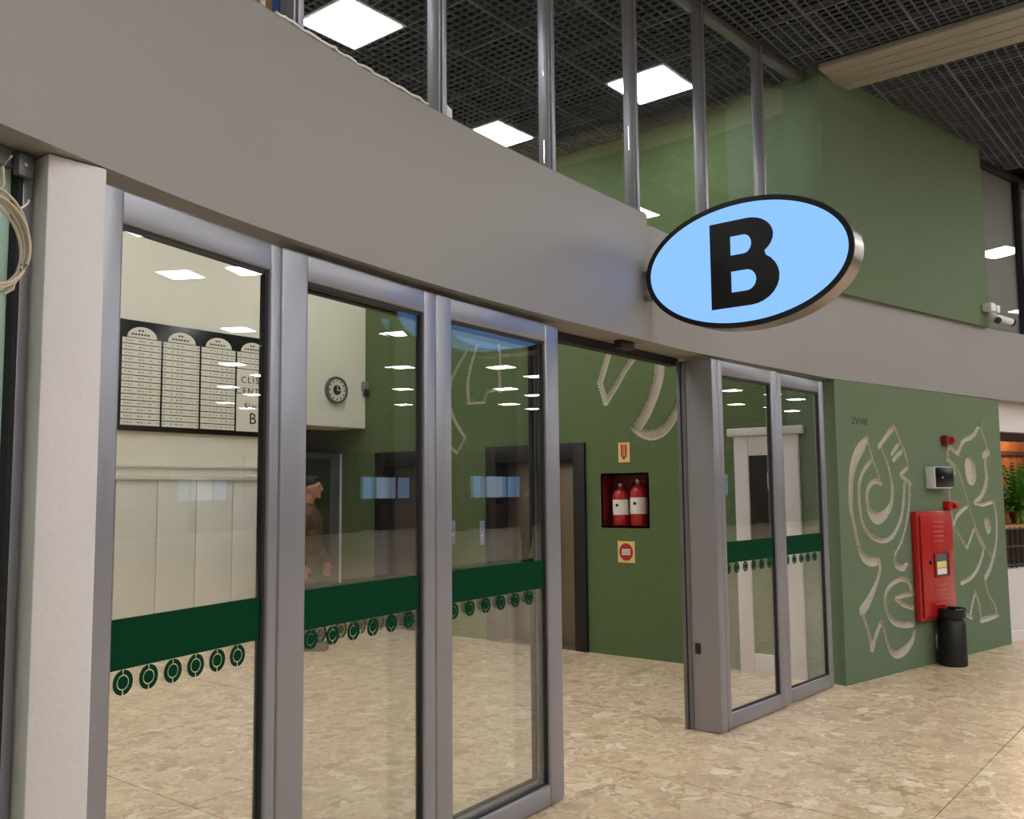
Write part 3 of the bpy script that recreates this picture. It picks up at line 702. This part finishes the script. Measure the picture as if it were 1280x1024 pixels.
s = stw(0, 147, 336); leaf('door_1', PL[0], PL[1], 'grey framed glass panel beside the white pillar', s[0], s[1], dots=0.058, dot_every=0.092)
s = stw(1, 384, 531); leaf('door_2', PL[1], PL[2], 'grey framed glass panel in the middle of the left glazing', s[0], s[1], dots=0.05, dot_every=0.115)
s = stw(2, 566, 684); leaf('door_3', PL[2], PL[3], 'grey framed glass panel next to the open doorway', s[0], s[1], dots=0.03, dot_every=0.12)
DL = lambda k, a, b: [tuple(np.array(PL[k])+(np.array(PL[k+1])-np.array(PL[k]))/math.dist(PL[k], PL[k+1])*a), tuple(np.array(PL[k+1])+(np.array(PL[k+1])-np.array(PL[k]))/math.dist(PL[k], PL[k+1])*b)]
leaf('door_4', *DL(2, 0.10, 0.0), 'open sliding glass leaf parked behind the fixed panel next to the doorway', 0.06, 0.10, off=0.085, dots=0.06, dot_every=0.12, matf=M_aluD)  # darker frame metal paints in the shade behind the fixed panel
leaf('door_11', *DL(1, 0.11, 0.095), 'open sliding glass leaf parked behind the middle panel', 0.06, 0.06, off=0.075, dots=0.03, dot_every=0.115, matf=M_aluD)  # frame tone darkened here too, standing in for shade behind the glass
RA, RB = (5.60, 2.765), (7.335, 2.68)
dR = (np.array(RB)-np.array(RA))/math.dist(RA, RB)
um = ucol(980, 700, RA, RB); RM = tuple(np.array(RA)+dR*um)
s1 = ucol(908, 680, RA, RB); s2 = um-ucol(971, 680, RA, RB)
leaf('door_5', RA, RM, 'grey framed glass leaf beside the thick grey door jamb', 0.06, max(0.04, s2), dots=0.04, dot_every=0.12)
leaf('door_6', RM, RB, 'grey framed glass leaf beside the carved green wall', max(0.04, ucol(987, 680, RM, RB)), 0.075, dots=0.04, dot_every=0.12, off=0.02)
jb = struct(empty('trim_3', (RA[0], RA[1], 0)), 'thick grey aluminium door jamb at the open doorway')
bm = bmesh.new(); bm_box(bm, -0.085, 0.0, 0.0, 0.235, 0.0, DH, 0.012, 3); link('jamb_box', done(bm, 'jamb_box', True), M_alu, jb)
box('seal_strip', -0.095, -0.055, 0.236, 0.262, 0.0, DH, M_aluD, jb, 0.003)
box('seal_strip', -0.092, -0.085, 0.20, 0.225, 0.01, DH-0.01, M_aluD, jb)
box('lock_sensor', -0.094, -0.084, 0.14, 0.175, 0.49, 0.56, M_black, jb, 0.004)
# track over the doorway
tk = struct(empty('trim_4', (0, 0, 0)), 'black sliding door track above the doorway')
prism('track', [(3.86, 3.00), (5.54, 3.03), (5.54, 3.10), (3.86, 3.07)], 2.40, ZF0, M_black, tk)
mx_ = (4.66, 2.93)
box('motion_sensor', 4.60, 4.74, 2.88, 2.94, 2.40, 2.45, M_black, tk, 0.006)

# ------------------------------------------------------------------ white pillar and frosted window at the left
pl = struct(box('wall_pillar', 1.055, 1.215, 2.405, 2.62, 0, ZF0-0.002, M_white, None, 0.008))
w1 = struct(empty('window_1', (0, 0, 0)), 'frosted green glass beside the white pillar')
PW0, PW1 = (-3.0, 0.95), (1.05, 2.475)
aw = math.atan2(PW1[1]-PW0[1], PW1[0]-PW0[0]); LW = math.dist(PW0, PW1)
wr = w1; w1.location = (PW0[0], PW0[1], 0); w1.rotation_euler = (0, 0, aw)
box('stile', LW-0.032, LW, 0, 0.06, 0, ZF0-0.004, M_alu, w1, 0.004)
box('gasket', LW-0.048, LW-0.032, 0.0, 0.05, 0, ZF0-0.004, M_gasket, w1)
box('pane', 0, LW-0.048, 0.025, 0.035, 0.02, ZF0-0.02, M_frost, w1)
box('head_rail', 0, LW-0.06, 0.0, 0.06, ZF0-0.05, ZF0-0.004, M_aluD, w1)
struct(box('wall_store', -3.2, 0.9, 3.2, 3.3, 0, ZC, M_white))

# coil of cable hanging from a bracket by the pillar
cc = on_plane(-14, 300, (PW1[0], PW1[1]-0.10), (-math.sin(aw), math.cos(aw)))
cr_ = tag(empty('cable_coil', tuple(cc)), 'coil of beige cable hanging beside the white pillar', 'cable')
ex = np.array([math.cos(aw), math.sin(aw), 0]); ey = np.array([0, 0, 1.0]); en = np.array([math.sin(aw), -math.cos(aw), 0])
pts = []
for k in range(0, 5*36+1):
    t = k/36*2*math.pi; R = 0.108+0.010*math.sin(t*0.37+1)+0.006*math.sin(t*1.13); 
    pts.append(tuple(ex*R*0.98*math.cos(t)+ey*R*math.sin(t)*1.05+en*(0.012*math.sin(t*0.21)+0.01*math.sin(t*0.6))))
tube('coil', pts, 0.0042, M_cable, cr_, 7)
tube('tail', [tuple(ex*0.02+ey*0.11), tuple(ex*0.035+ey*0.15), tuple(ex*0.03+ey*0.19), tuple(ex*0.055+ey*0.225)], 0.0038, M_cable, cr_, 7)
tube('tie', [tuple(ex*0.075+ey*0.09), tuple(ex*0.10+ey*0.12+en*0.01), tuple(ex*0.13+ey*0.14-en*0.02)], 0.0025, M_paper, cr_, 6)
tube('loose_end', [tuple(ex*0.08-ey*0.08), tuple(ex*0.065-ey*0.105+en*0.01), tuple(ex*0.05-ey*0.12)], 0.0038, M_cable, cr_, 6)
bk = on_plane(28, 207, (PW1[0], PW1[1]-0.015), (-math.sin(aw), math.cos(aw)))
br = tag(empty('corner_bracket', tuple(bk), aw), 'small dark bracket above the cable coil', 'bracket')
box('plate', -0.02, 0.03, -0.01, 0.012, -0.03, 0.03, M_aluD, br, 0.005)
lathe('screw', [(0.006, 0), (0.006, 0.004), (0.003, 0.006)], M_steel, br, 10, (0.0, -0.01, 0.0), (math.pi/2, 0, 0))

# ------------------------------------------------------------------ oval B sign
SA = np.array([4.66, 2.70]); 
def sign():
    # face lies in the plane x = const, running from the fascia towards the hall
    xs_ = 4.70
    f = lambda px, py: on_plane(px, py, (xs_, 0), (1, 0))
    yl, yr_ = f(809, 345)[1], f(1069, 305)[1]
    yc = (yl+yr_)/2; rx = (yl-yr_)/2
    # height from the top and bottom tangents
    zc = None; zt_ = f(952, 243)[2]; zb_ = f(925, 410)[2]; zc = (zt_+zb_)/2; ry = (zt_-zb_)/2
    r = tag(empty('oval_sign', (xs_, yc, zc)), 'oval backlit blue sign with a black letter B and steel rim', 'sign')
    # local frame for flat shapes: x -> -y world, y -> z world, normal -> -x world
    rot = (math.pi/2, 0, -math.pi/2)
    T = 0.135
    flat('face', [ell(rx*0.955, ry*0.925, 96)], 0.006, M_sign, r, (-0.006, 0, 0), rot)
    flat('rim', [ell(rx, ry, 96), ell(rx*0.952, ry*0.92, 96)], 0.012, M_black, r, (-0.006, 0, 0), rot)
    flat('steel_band', [ell(rx, ry, 96)], T, M_steel, r, (T/2+0.0005, 0, 0), rot)
    # letter
    hb = 0.455; wbx = 0.36; K = 1.075
    q = lambda c, rr, t0, t1, n=12: [(c[0]+rr[0]*math.cos(t), c[1]+rr[1]*math.sin(t)) for t in np.linspace(t0, t1, n)]
    H = hb/2
    outer = [(-wbx/2, -H)]+[(0.03, -H)]+q((0.03, -H+0.135), (0.15, 0.135), -math.pi/2, math.pi/2*0.62)+q((0.02, H-0.105), (0.135, 0.105), -math.pi/2*0.55, math.pi/2)+[(-wbx/2, H)]
    up_ = [(-0.07, 0.045), (0.0, 0.045)]+q((0.0, 0.095), (0.042, 0.05), -math.pi/2, math.pi/2)+[(-0.07, 0.145)]
    lo_ = [(-0.07, -0.150), (0.01, -0.150)]+q((0.01, -0.095), (0.052, 0.055), -math.pi/2, math.pi/2)+[(-0.07, -0.040)]
    lc = f(931, 328)
    lt = flat('letter_b', [[(x*K*1.04, y*K) for x, y in c] for c in (outer, up_, lo_)], 0.004, M_black, r, (-0.0115, lc[1]-yc, lc[2]-zc), rot)
    for zz in (f(800, 341)[2], f(800, 373)[2]):
        box('bracket', 0.03, 0.075, rx-0.03, fac_y(xs_)-yc-0.002, zz-zc-0.014, zz-zc+0.014, M_steel, r, 0.003)
    return r
sg = sign()

# ------------------------------------------------------------------ things on the mural wall
def gthing(name, px, py, label, cat, group=None):
    u, z = guv(px, py); loc, rz = gframe(u, z, 0.0); return tag(empty(name, loc, rz), label, cat, group)
hc = gthing('hose_cabinet', 1144, 777, 'red metal fire hose cabinet on the carved green wall', 'hose cabinet')
u0 = guv(1146, 700)[0]; u1 = guv(1188, 700)[0]; hw = u1-u0; hh = guv(1168, 641)[1]-guv(1168, 775)[1]
box('body', 0, hw, -0.06, 0, 0, hh, M_red, hc, 0.008)
cd = box('door', 0.03, hw-0.015, -0.08, -0.06, 0.03, hh-0.03, M_red, hc, 0.006)
M_redslot = mat('louvre_red', srgb(196, 70, 62), 0.4)
for zc0 in (hh*0.80, hh*0.22):
    for k in range(5): box('louvre', hw*0.36, hw*0.68, -0.088, -0.079, zc0-0.085+k*0.042, zc0-0.07+k*0.042, M_redslot, cd, 0.003)
boxes('window_frame', [(hw*0.37, hw*0.80, -0.091, -0.079, hh*0.385, hh*0.40), (hw*0.37, hw*0.80, -0.091, -0.079, hh*0.60, hh*0.615), (hw*0.37, hw*0.41, -0.091, -0.079, hh*0.40, hh*0.60), (hw*0.76, hw*0.80, -0.091, -0.079, hh*0.40, hh*0.60)], M_redD, cd)
box('window_pane', hw*0.41, hw*0.76, -0.083, -0.0795, hh*0.40, hh*0.60, M_aluD, cd)
box('hose_label', hw*0.44, hw*0.72, -0.0855, -0.0835, hh*0.47, hh*0.53, M_yellow, cd)
box('hose_label', hw*0.44, hw*0.72, -0.0855, -0.0835, hh*0.41, hh*0.465, M_paper, cd)
lathe('latch', [(0.02, 0), (0.02, 0.012), (0.012, 0.018)], M_black, cd, 12, (hw*0.26, -0.080, hh*0.53), (math.pi/2, 0, 0))
for (px, py, lab) in ((1176, 556, 'small dark red siren box high on the carved wall above the hose cabinet'), (1179, 638, 'small red call point sitting just above the hose cabinet')):
    t = gthing('fire_alarm', px, py, lab, 'fire alarm')
    box('base', 0, 0.14, -0.06, 0, 0, 0.085, M_redD if py < 600 else M_red, t, 0.01)
    lathe('button', [(0.028, 0), (0.028, 0.03), (0.018, 0.04)], M_red, t, 16, (0.09, -0.06, 0.043), (math.pi/2, 0, 0))
t = gthing('emergency_light', 1157, 611, 'light grey box with a dark front on the carved wall above the hose cabinet', 'wall box')
ew = guv(1181, 600)[0]-guv(1158, 600)[0]; eh = guv(1168, 584)[1]-guv(1168, 611)[1]
box('casing', 0, ew*0.98, -0.09, 0, 0, eh, M_lamp, t, 0.008)
box('dark_front', ew*0.03, ew*0.98, -0.10, -0.09, 0.012, eh-0.006, M_blackgl, t, 0.005)
lathe('indicator', [(0.008, 0), (0.008, 0.004)], M_paper, t, 10, (ew*0.35, -0.10, eh*0.5), (math.pi/2, 0, 0))
t = gthing('wall_socket', 1170, 811, 'white socket on a conduit low on the green wall behind the black bin', 'socket')
box('plate', 0, 0.07, -0.035, 0, 0, 0.13, M_paper, t, 0.006)
box('conduit', 0.015, 0.05, -0.03, 0, -guv(1170, 811)[1]+0.0, -0.002, M_aluD, t, 0.004)
# waste bin
pb = on_z(1191.5, 833, 0.0)
bn = tag(empty('waste_bin', (pb[0]+0.055, pb[1]+0.01, 0)), 'slim black waste bin standing below the red hose cabinet', 'waste bin')
RB_ = 0.118
HBN = 0.50
lathe('bin_body', [(RB_*0.94, 0), (RB_, 0.01), (RB_*1.0, HBN*0.74), (RB_*0.90, HBN*0.78)], M_black, bn, 32)
lathe('bin_neck', [(RB_*0.86, HBN*0.76), (RB_*0.86, HBN*0.84)], M_black, bn, 32)
lathe('bin_lid', [(RB_*0.98, HBN*0.83), (RB_*1.06, HBN*0.85), (RB_*1.06, HBN*0.985), (RB_*1.0, HBN), (RB_*0.8, HBN*0.99), (RB_*0.78, HBN*0.93)], M_blackgl, bn, 32)
# security cameras on the lower corner of the upper block
u, z = guv(1233, 396); u -= 0.17
loc, rz = gframe(u, z, 0.055)
sc = tag(empty('security_camera', loc, rz), 'pair of white bullet security cameras below the upper green block', 'security camera')
box('junction_box', -0.05, 0.06, -0.09, 0, 0.02, 0.10, M_lamp, sc, 0.008)
box('junction_box', 0.075, 0.16, -0.09, 0, 0.015, 0.09, M_lamp, sc, 0.008)
c1 = lathe('camera_body', [(0.032, 0), (0.036, 0.02), (0.036, 0.13), (0.03, 0.14)], M_lamp, sc, 20, (0.03, -0.05, -0.02), (math.radians(120), 0, math.radians(-40)))
lathe('lens', [(0.033, 0.139), (0.033, 0.155), (0.02, 0.157)], M_black, c1, 20)
c2 = lathe('camera_body', [(0.030, 0), (0.034, 0.02), (0.034, 0.17), (0.03, 0.18)], M_lamp, sc, 20, (0.13, -0.06, -0.03), (math.radians(104), 0, math.radians(62)))
lathe('lens', [(0.034, 0.179), (0.036, 0.20), (0.02, 0.202)], M_black, c2, 20)

# ------------------------------------------------------------------ right end: clerestory pane and shop
M_blind = mat('grey_blind', srgb(150, 144, 140), 0.6)
w3 = struct(empty('window_3', (0, 0, 0)), 'grey backed upper glazing beyond the green block')
prism('backing', [gpt(GL-0.215, 0.14), gpt(GL+2.6, 0.14), gpt(GL+2.6, 0.20), gpt(GL-0.215, 0.20)], 3.17, ZC-0.002, M_blind, w3)
prism('pane', [gpt(GL-0.215, 0.10), gpt(GL+0.98, 0.10), gpt(GL+0.98, 0.108), gpt(GL-0.215, 0.108)], 3.18, ZC-0.06, M_glassc, w3)
prism('pane', [gpt(GL+1.04, 0.10), gpt(GL+2.6, 0.10), gpt(GL+2.6, 0.108), gpt(GL+1.04, 0.108)], 3.18, ZC-0.06, M_glassc, w3)
prism('mullion', [gpt(GL+0.98, 0.06), gpt(GL+1.04, 0.06), gpt(GL+1.04, 0.135), gpt(GL+0.98, 0.135)], 3.17, ZC-0.002, M_gasket, w3)
prism('top_rail', [gpt(GL-0.21, 0.06), gpt(GL+2.6, 0.06), gpt(GL+2.6, 0.13), gpt(GL-0.21, 0.13)], ZC-0.06, ZC-0.004, M_gasket, w3)
S0 = np.array([10.42, 2.10]); sd_ = np.array([0.955, -0.297]); sn_ = np.array([sd_[1], -sd_[0]])
def spt(u, d): return tuple(S0+sd_*u-sn_*d)
LS = 4.0
struct(prism('wall_shop_low', [spt(0.02, 0.0), spt(LS, 0.0), spt(LS, 0.14), spt(0.02, 0.14)], 0, 0.72, M_white))
struct(prism('trim_5', [spt(0.02, -0.02), spt(LS, -0.02), spt(LS, 0.0), spt(0.02, 0.0)], 0, 0.10, M_white))
struct(prism('wall_shop_header', [spt(0.02, 0.05), spt(LS, 0.05), spt(LS, 0.15), spt(0.02, 0.15)], 2.14, ZF0-0.002, M_white))
M_wood = mat('shop_wood', srgb(134, 78, 44), 0.6, var=0.25, vscale=7)
M_woodd = mat('shop_wood_dark', srgb(60, 36, 26), 0.6, var=0.3, vscale=9)
scn = tag(empty('wooden_screen', (S0[0], S0[1], 0)), 'brown slatted wooden screen in the shop beyond the carved wall', 'screen')
for k in range(31):
    a0 = -0.94+k*0.16
    P4 = [np.array(spt(a0, 0.95))-S0, np.array(spt(a0+0.145, 0.95))-S0, np.array(spt(a0+0.145, 1.0))-S0, np.array(spt(a0, 1.0))-S0]
    prism('slat', P4, 0.0, 2.12, M_wood, scn)
for zz in (0.95, 1.5, 1.95):
    prism('batten', [np.array(spt(-0.95, 0.92))-S0, np.array(spt(4.0, 0.92))-S0, np.array(spt(4.0, 0.949))-S0, np.array(spt(-0.95, 0.949))-S0], zz, zz+0.05, M_woodd, scn)
struct(prism('wall_shop_back', [spt(-0.0, 1.5), spt(4, 1.5), spt(4, 1.6), spt(0, 1.6)], 0, 2.45, M_woodd))
rl = tag(empty('planter_railing', (S0[0], S0[1], 0.72)), 'dark wrought railing on the low white shop wall', 'railing')
def sp3(u, d, z): p = np.array(spt(u, d))-S0; return (p[0], p[1], z)
for k in range(30):
    tube('bar', [sp3(0.05+k*0.1, 0.07, 0.0), sp3(0.05+k*0.1, 0.07, 0.42)], 0.008, M_black, rl, 6)
for zz in (0.03, 0.22, 0.40): tube('rail', [sp3(0.03, 0.07, zz), sp3(3.0, 0.07, zz)], 0.012, M_black, rl, 6)
bx_ = tag(empty('planter_box', (S0[0], S0[1], 0.72)), 'dark wooden planter box behind the shop railing', 'planter')
prism('box', [np.array(spt(0.04, 0.16))-S0, np.array(spt(3.0, 0.16))-S0, np.array(spt(3.0, 0.42))-S0, np.array(spt(0.04, 0.42))-S0], -0.72, 0.40, M_woodd, bx_)
prism('ledge', [np.array(spt(0.03, 0.11))-S0, np.array(spt(3.0, 0.11))-S0, np.array(spt(3.0, 0.44))-S0, np.array(spt(0.03, 0.44))-S0], 0.40, 0.44, mat('ledge_wood', srgb(196, 140, 100), 0.5), bx_)
M_leaf = mat('leaf_green', srgb(74, 130, 36), 0.55, var=0.5, vscale=25)
def fern(u, d, z, n, label, rad):
    r = tag(empty('potted_fern', sp3(u, d, 0)[:2] and (S0[0]+sp3(u, d, 0)[0], S0[1]+sp3(u, d, 0)[1], z)), label, 'plant', 'ferns in the shop window')
    lathe('pot', [(0.07, 0), (0.10, 0.12), (0.105, 0.13)], mat('pot_clay%d' % int(u*100), srgb(120, 66, 44), 0.7), r, 16)
    bm = bmesh.new()
    for k in range(n):
        a = random.uniform(0, 2*math.pi); el = random.uniform(0.2, 1.3); L = rad*random.uniform(0.7, 1.1)
        P = []
        for t in np.linspace(0, 1, 6):
            rr = L*t*math.cos(el)*1.0; zz = 0.12+L*t*math.sin(el)*1.7-L*0.6*t*t
            P.append(Vector((rr*math.cos(a), rr*math.sin(a), zz)))
        sdv = Vector((-math.sin(a), math.cos(a), 0))
        for i in range(5):
            for sgn in (-1, 1):
                for hf in (0.0, 0.5):
                    b0 = P[i].lerp(P[i+1], hf); b1 = P[i].lerp(P[i+1], min(1, hf+0.4)); wv = 0.055*(1-0.13*i)
                    tip = b1+sdv*sgn*wv+Vector((0, 0, -0.015)); 
                    bm.faces.new([bm.verts.new(b0), bm.verts.new(b1), bm.verts.new(tip)])
    me = bpy.data.meshes.new('fronds'); bm.to_mesh(me); bm.free()
    o = link('fronds', me, M_leaf, r); o['kind'] = 'stuff'
fern(0.98, 0.30, 1.16, 150, 'bushy green fern at the edge of the carved wall in the shop window', 0.52)
fern(1.95, 0.30, 1.16, 80, 'bushy green fern further along the shop planter', 0.42)
sl = bpy.data.lights.new('shop_lamp', 'POINT'); sl.energy = 32; sl.color = (1, 0.72, 0.45); sl.shadow_soft_size = 0.08
slo = bpy.data.objects.new('shop_lamp', sl); COL.objects.link(slo); slo.location = sp3(0, 0, 0); p = spt(1.7, 0.62); slo.location = (p[0], p[1], 2.30)

# ------------------------------------------------------------------ clutter on the fascia ledge
def ledge(px, py, off): return fac_at_px(px, py, off)
p = ledge(322, 10, 0.22)
cbx = tag(empty('cardboard_box', (p[0], p[1], ZF1), 0.35), 'brown cardboard box on the fascia ledge behind the glazing', 'box')
M_card = mat('cardboard', srgb(150, 112, 70), 0.8, var=0.1)
box('carton', -0.16, 0.02, -0.05, 0.12, 0, 0.20, M_card, cbx, 0.003)
boxes('tape', [(-0.055, -0.025, -0.0515, -0.05, 0.0, 0.20)], M_paper, cbx)
p = ledge(350, 10, 0.20)
bl = tag(empty('blue_tarp', (p[0], p[1], ZF1), 0.3), 'folded blue tarpaulin next to the cardboard box on the ledge', 'tarpaulin')
M_blue = mat('blue_tarp_cloth', srgb(36, 92, 168), 0.55)
flat('fold', [[(-0.01, 0.0), (0.012, 0.0), (0.016, 0.08), (0.02, 0.28), (-0.06, 0.28), (-0.035, 0.10)]], 0.03, M_blue, bl, (0, 0, 0), (math.pi/2, 0, 0))
flat('fold', [[(0.0, 0.0), (0.014, 0.0), (0.022, 0.24), (-0.01, 0.24)]], 0.02, M_blue, bl, (0, -0.027, 0), (math.pi/2, 0, 0))
# crumpled plastic strip along the ledge
def strip_cable(x0, x1, name, label, rad, m, off, amp):
    pts = []
    for k in range(60):
        x = x0+(x1-x0)*k/59
        pts.append((x, fac_y(x)+off+amp*math.sin(k*0.9)*random.uniform(0.4, 1), ZF1+0.012+rad+abs(amp)*0.8*abs(math.sin(k*0.53))*random.random()))
    o = tube(name, pts, rad, m, None, 7); return tag(o, label, 'cable')
strip_cable(1.9, 2.8, 'white_cable', 'thin white cable lying loosely along the fascia ledge', 0.006, M_paper, 0.012, 0.007)
strip_cable(1.55, 2.75, 'brown_cable', 'thin dark cable running along the ledge beside the cardboard box', 0.004, M_woodd, 0.07, 0.015)
for (px, py, wd_, ht, lab) in ((562, 130, 0.085, 0.13, 'upright white paper scrap on the ledge beside a grey post'), (512, 118, 0.10, 0.03, 'low white paper scrap lying on the fascia ledge')):
    p = ledge(px, py, 0.09)
    o = flat('paper_scrap', [[(-wd_/2, 0), (wd_*0.28, 0), (wd_/2, ht*0.85), (-wd_*0.5, ht)]], 0.002, M_paper, None, (p[0], p[1], ZF1+0.012), (math.pi/2-0.15, 0, 0.15))
    tag(o, lab, 'paper')

# ------------------------------------------------------------------ mirrored far side of the hall: shop fronts with screens
M_shopd = mat('shop_dark', srgb(40, 38, 42), 0.7); M_scr = emis('menu_screen', srgb(130, 170, 215), 0.9); M_scw = emis('sign_white', srgb(180, 200, 225), 0.8)
for k in range(5):
    xk = 14+k*6.4
    sf = tag(empty('shop_front', (xk, -17, 0)), 'dark shop front with lit menu screens across the hall' if k == 3 else 'plain dark shop front with a brown counter across the hall', 'shop front', 'shop fronts across the hall')
    box('front', 0, 6.0, 0.02, 0.10, 0, 3.4, M_shopd, sf)
    box('counter', 0.6, 5.4, 0.6, 1.1, 0, 1.05, M_woodd, sf, 0.02)
    for q, (a, b_) in enumerate(() if k != 3 else ((0.6, 1.4), (1.7, 3.3), (3.6, 4.6))):
        box('menu_screen', a, b_, 0.10, 0.14, 1.35, 2.3, M_scr if q != 1 else M_scw, sf)

# ------------------------------------------------------------------ the man in the lobby
def figure_mesh(name, limbs, blobs, vox=0.009, it=5):
    # tapered limbs and ellipsoids fused into one continuous surface
    bm = bmesh.new()
    def ball(c, s):
        rr = bmesh.ops.create_icosphere(bm, subdivisions=2, radius=1)
        for v in rr['verts']: v.co = Vector((c[0]+v.co.x*s[0], c[1]+v.co.y*s[1], c[2]+v.co.z*s[2]))
    for ch in limbs:
        for (a, b) in zip(ch, ch[1:]):
            L = math.dist(a[:3], b[:3]); n = max(2, int(L/(0.35*min(a[3], b[3])))+1)
            for k in range(n+1):
                t = k/n; r = a[3]+(b[3]-a[3])*t
                ball([a[q]+(b[q]-a[q])*t for q in range(3)], (r, r, r))
    for c, sz in blobs: ball(c, sz)
    me = bpy.data.meshes.new(name); bm.to_mesh(me); bm.free()
    o = bpy.data.objects.new('tmp', me); COL.objects.link(o)
    rm = o.modifiers.new('r', 'REMESH'); rm.mode = 'VOXEL'; rm.voxel_size = vox; rm.use_smooth_shade = True
    sm = o.modifiers.new('sm', 'SMOOTH'); sm.iterations = it; sm.factor = 0.5
    m = bpy.data.meshes.new_from_object(o.evaluated_get(bpy.context.evaluated_depsgraph_get()))
    bpy.data.objects.remove(o); bpy.data.meshes.remove(me); m.name = name
    for p in m.polygons: p.use_smooth = True
    return m
M_skin = mat('skin', srgb(186, 138, 112), 0.55); M_jacket = mat('brown_jacket', srgb(98, 72, 50), 0.8, var=0.15, vscale=14, bump=0.3, bscale=30)
M_jeans = mat('jeans', srgb(62, 70, 86), 0.85, var=0.12, vscale=30); M_hair = mat('dark_hair', srgb(26, 20, 17), 0.6, bump=0.6, bscale=120)
def person(loc, rz, label, M_jacket=M_jacket, M_jeans=M_jeans):
    r = tag(empty('person', loc, rz), label, 'person')
    # local +x is where he faces, +y his left; a slow walking step
    limbs = [[(0.0, 0, 1.36, .06), (0.012, 0, 1.46, .052), (0.025, 0, 1.56, .056)]]
    blobs = [((0, 0, 0.96), (.10, .155, .13)), ((0, 0, 1.10), (.095, .14, .13)), ((0.0, 0, 1.27), (.11, .165, .15)), ((0, 0, 1.37), (.08, .16, .06)),
             ((0.035, 0, 1.625), (0.098, 0.076, 0.105)), ((0.06, 0, 1.565), (0.062, 0.054, 0.055)), ((0.137, 0, 1.603), (0.022, 0.015, 0.022)), ((0.13, 0, 1.625), (0.013, 0.011, 0.03)),
             ((0.03, 0.076, 1.61), (0.018, 0.014, 0.032)), ((0.03, -0.076, 1.61), (0.018, 0.014, 0.032)), ((0.118, 0, 1.565), (0.016, 0.026, 0.011)), ((0.108, 0, 1.53), (0.024, 0.03, 0.02))]
    arm, leg = {}, {}
    for sd in (-1, 1):
        sw = 0.05*sd
        sh, el, wr = (0, sd*0.185, 1.325), (-0.04+sw*0.4, sd*0.235, 1.09), (0.07+sw*1.2, sd*0.235, 0.87)
        arm[sd] = (sh, el, wr)
        limbs.append([(*sh, .058), (*el, .043), (*wr, .030)])
        px_, pz_ = wr[0]+0.012, wr[2]-0.055
        blobs.append(((px_, wr[1], pz_), (0.040, 0.018, 0.050)))
        for q, ln in enumerate((0.070, 0.080, 0.075, 0.060)):
            bx0 = px_+0.030-q*0.020; z0_ = pz_-0.030
            limbs.append([(bx0, wr[1], z0_, .0095), (bx0+0.006, wr[1]-sd*0.006, z0_-ln*0.5, .009), (bx0+0.004, wr[1]-sd*0.022, z0_-ln*0.92, .008)])
        limbs.append([(px_+0.028, wr[1]-sd*0.005, pz_+0.018, .012), (px_+0.055, wr[1]-sd*0.014, pz_-0.012, .010), (px_+0.060, wr[1]-sd*0.018, pz_-0.038, .009)])
        hp, kn, an = (0, sd*0.09, 0.90), (0.03-sw*0.6, sd*0.095, 0.48), (-0.02-sw*1.3, sd*0.10, 0.095)
        leg[sd] = (hp, kn, an)
        limbs.append([(*hp, .088), (*kn, .056), (an[0], an[1], 0.26, .052), (*an, .038)]); limbs.append([(an[0]-0.02, an[1], 0.055, .036), (an[0]+0.12, an[1], 0.05, .030)])
    link('body', figure_mesh('body', limbs, blobs, 0.0075, 3), M_skin, r)
    for sy in (-1, 1):
        lathe('eye', [(0.001, -0.008), (0.010, 0), (0.001, 0.008)], M_print, r, 10, (0.120, sy*0.032, 1.632), (0, math.pi/2, 0))
    link('hair', figure_mesh('hair', [], [((0.016, 0, 1.672), (0.104, 0.085, 0.076)), ((-0.036, 0, 1.62), (0.058, 0.072, 0.085)), ((0.07, 0, 1.712), (0.052, 0.06, 0.028))], 0.008, 3), M_hair, r)
    jl = [[(*arm[sd][0], .082), (*arm[sd][1], .066), (arm[sd][2][0]-0.004, arm[sd][2][1], arm[sd][2][2]+0.02, .054)] for sd in (-1, 1)]
    jb_ = [((0, 0, 0.90), (.135, .195, .09)), ((0, 0, 1.00), (.14, .195, .14)), ((0, 0, 1.14), (.14, .19, .16)), ((0, 0, 1.28), (.145, .20, .15)), ((0, 0, 1.36), (.115, .20, .08)), ((0, 0, 1.40), (.09, .13, .06)), ((0.0, 0, 1.43), (.085, .085, .045))]
    jk = link('jacket', figure_mesh('jacket', jl, jb_, 0.011, 6), M_jacket, r)
    box('zip', 0.136, 0.146, -0.006, 0.006, 0.92, 1.34, M_aluD, jk)
    tl = [[(0, sd*0.085, 0.88, .108), (*leg[sd][1], .082), (leg[sd][2][0], leg[sd][2][1], 0.13, .064)] for sd in (-1, 1)]
    link('trousers', figure_mesh('trousers', tl, [((0, 0, 0.90), (.12, .17, .10))], 0.011, 5), M_jeans, r)
    for sd in (-1, 1):
        ax, ay = leg[sd][2][0], leg[sd][2][1]
        box('shoe', ax-0.08, ax+0.20, ay-0.048, ay+0.048, 0.0, 0.10, M_black, r, 0.035, 3)
    return r
pm = on_z(383, 812, 0.0)
person((pm[0], pm[1], 0), math.radians(-52), 'man in a brown jacket and jeans walking past below the clock')
person((17.6, -5.1, 0), math.radians(20), 'person in dark clothes standing in the hall, mirrored in the glass doors', M_black, M_black)
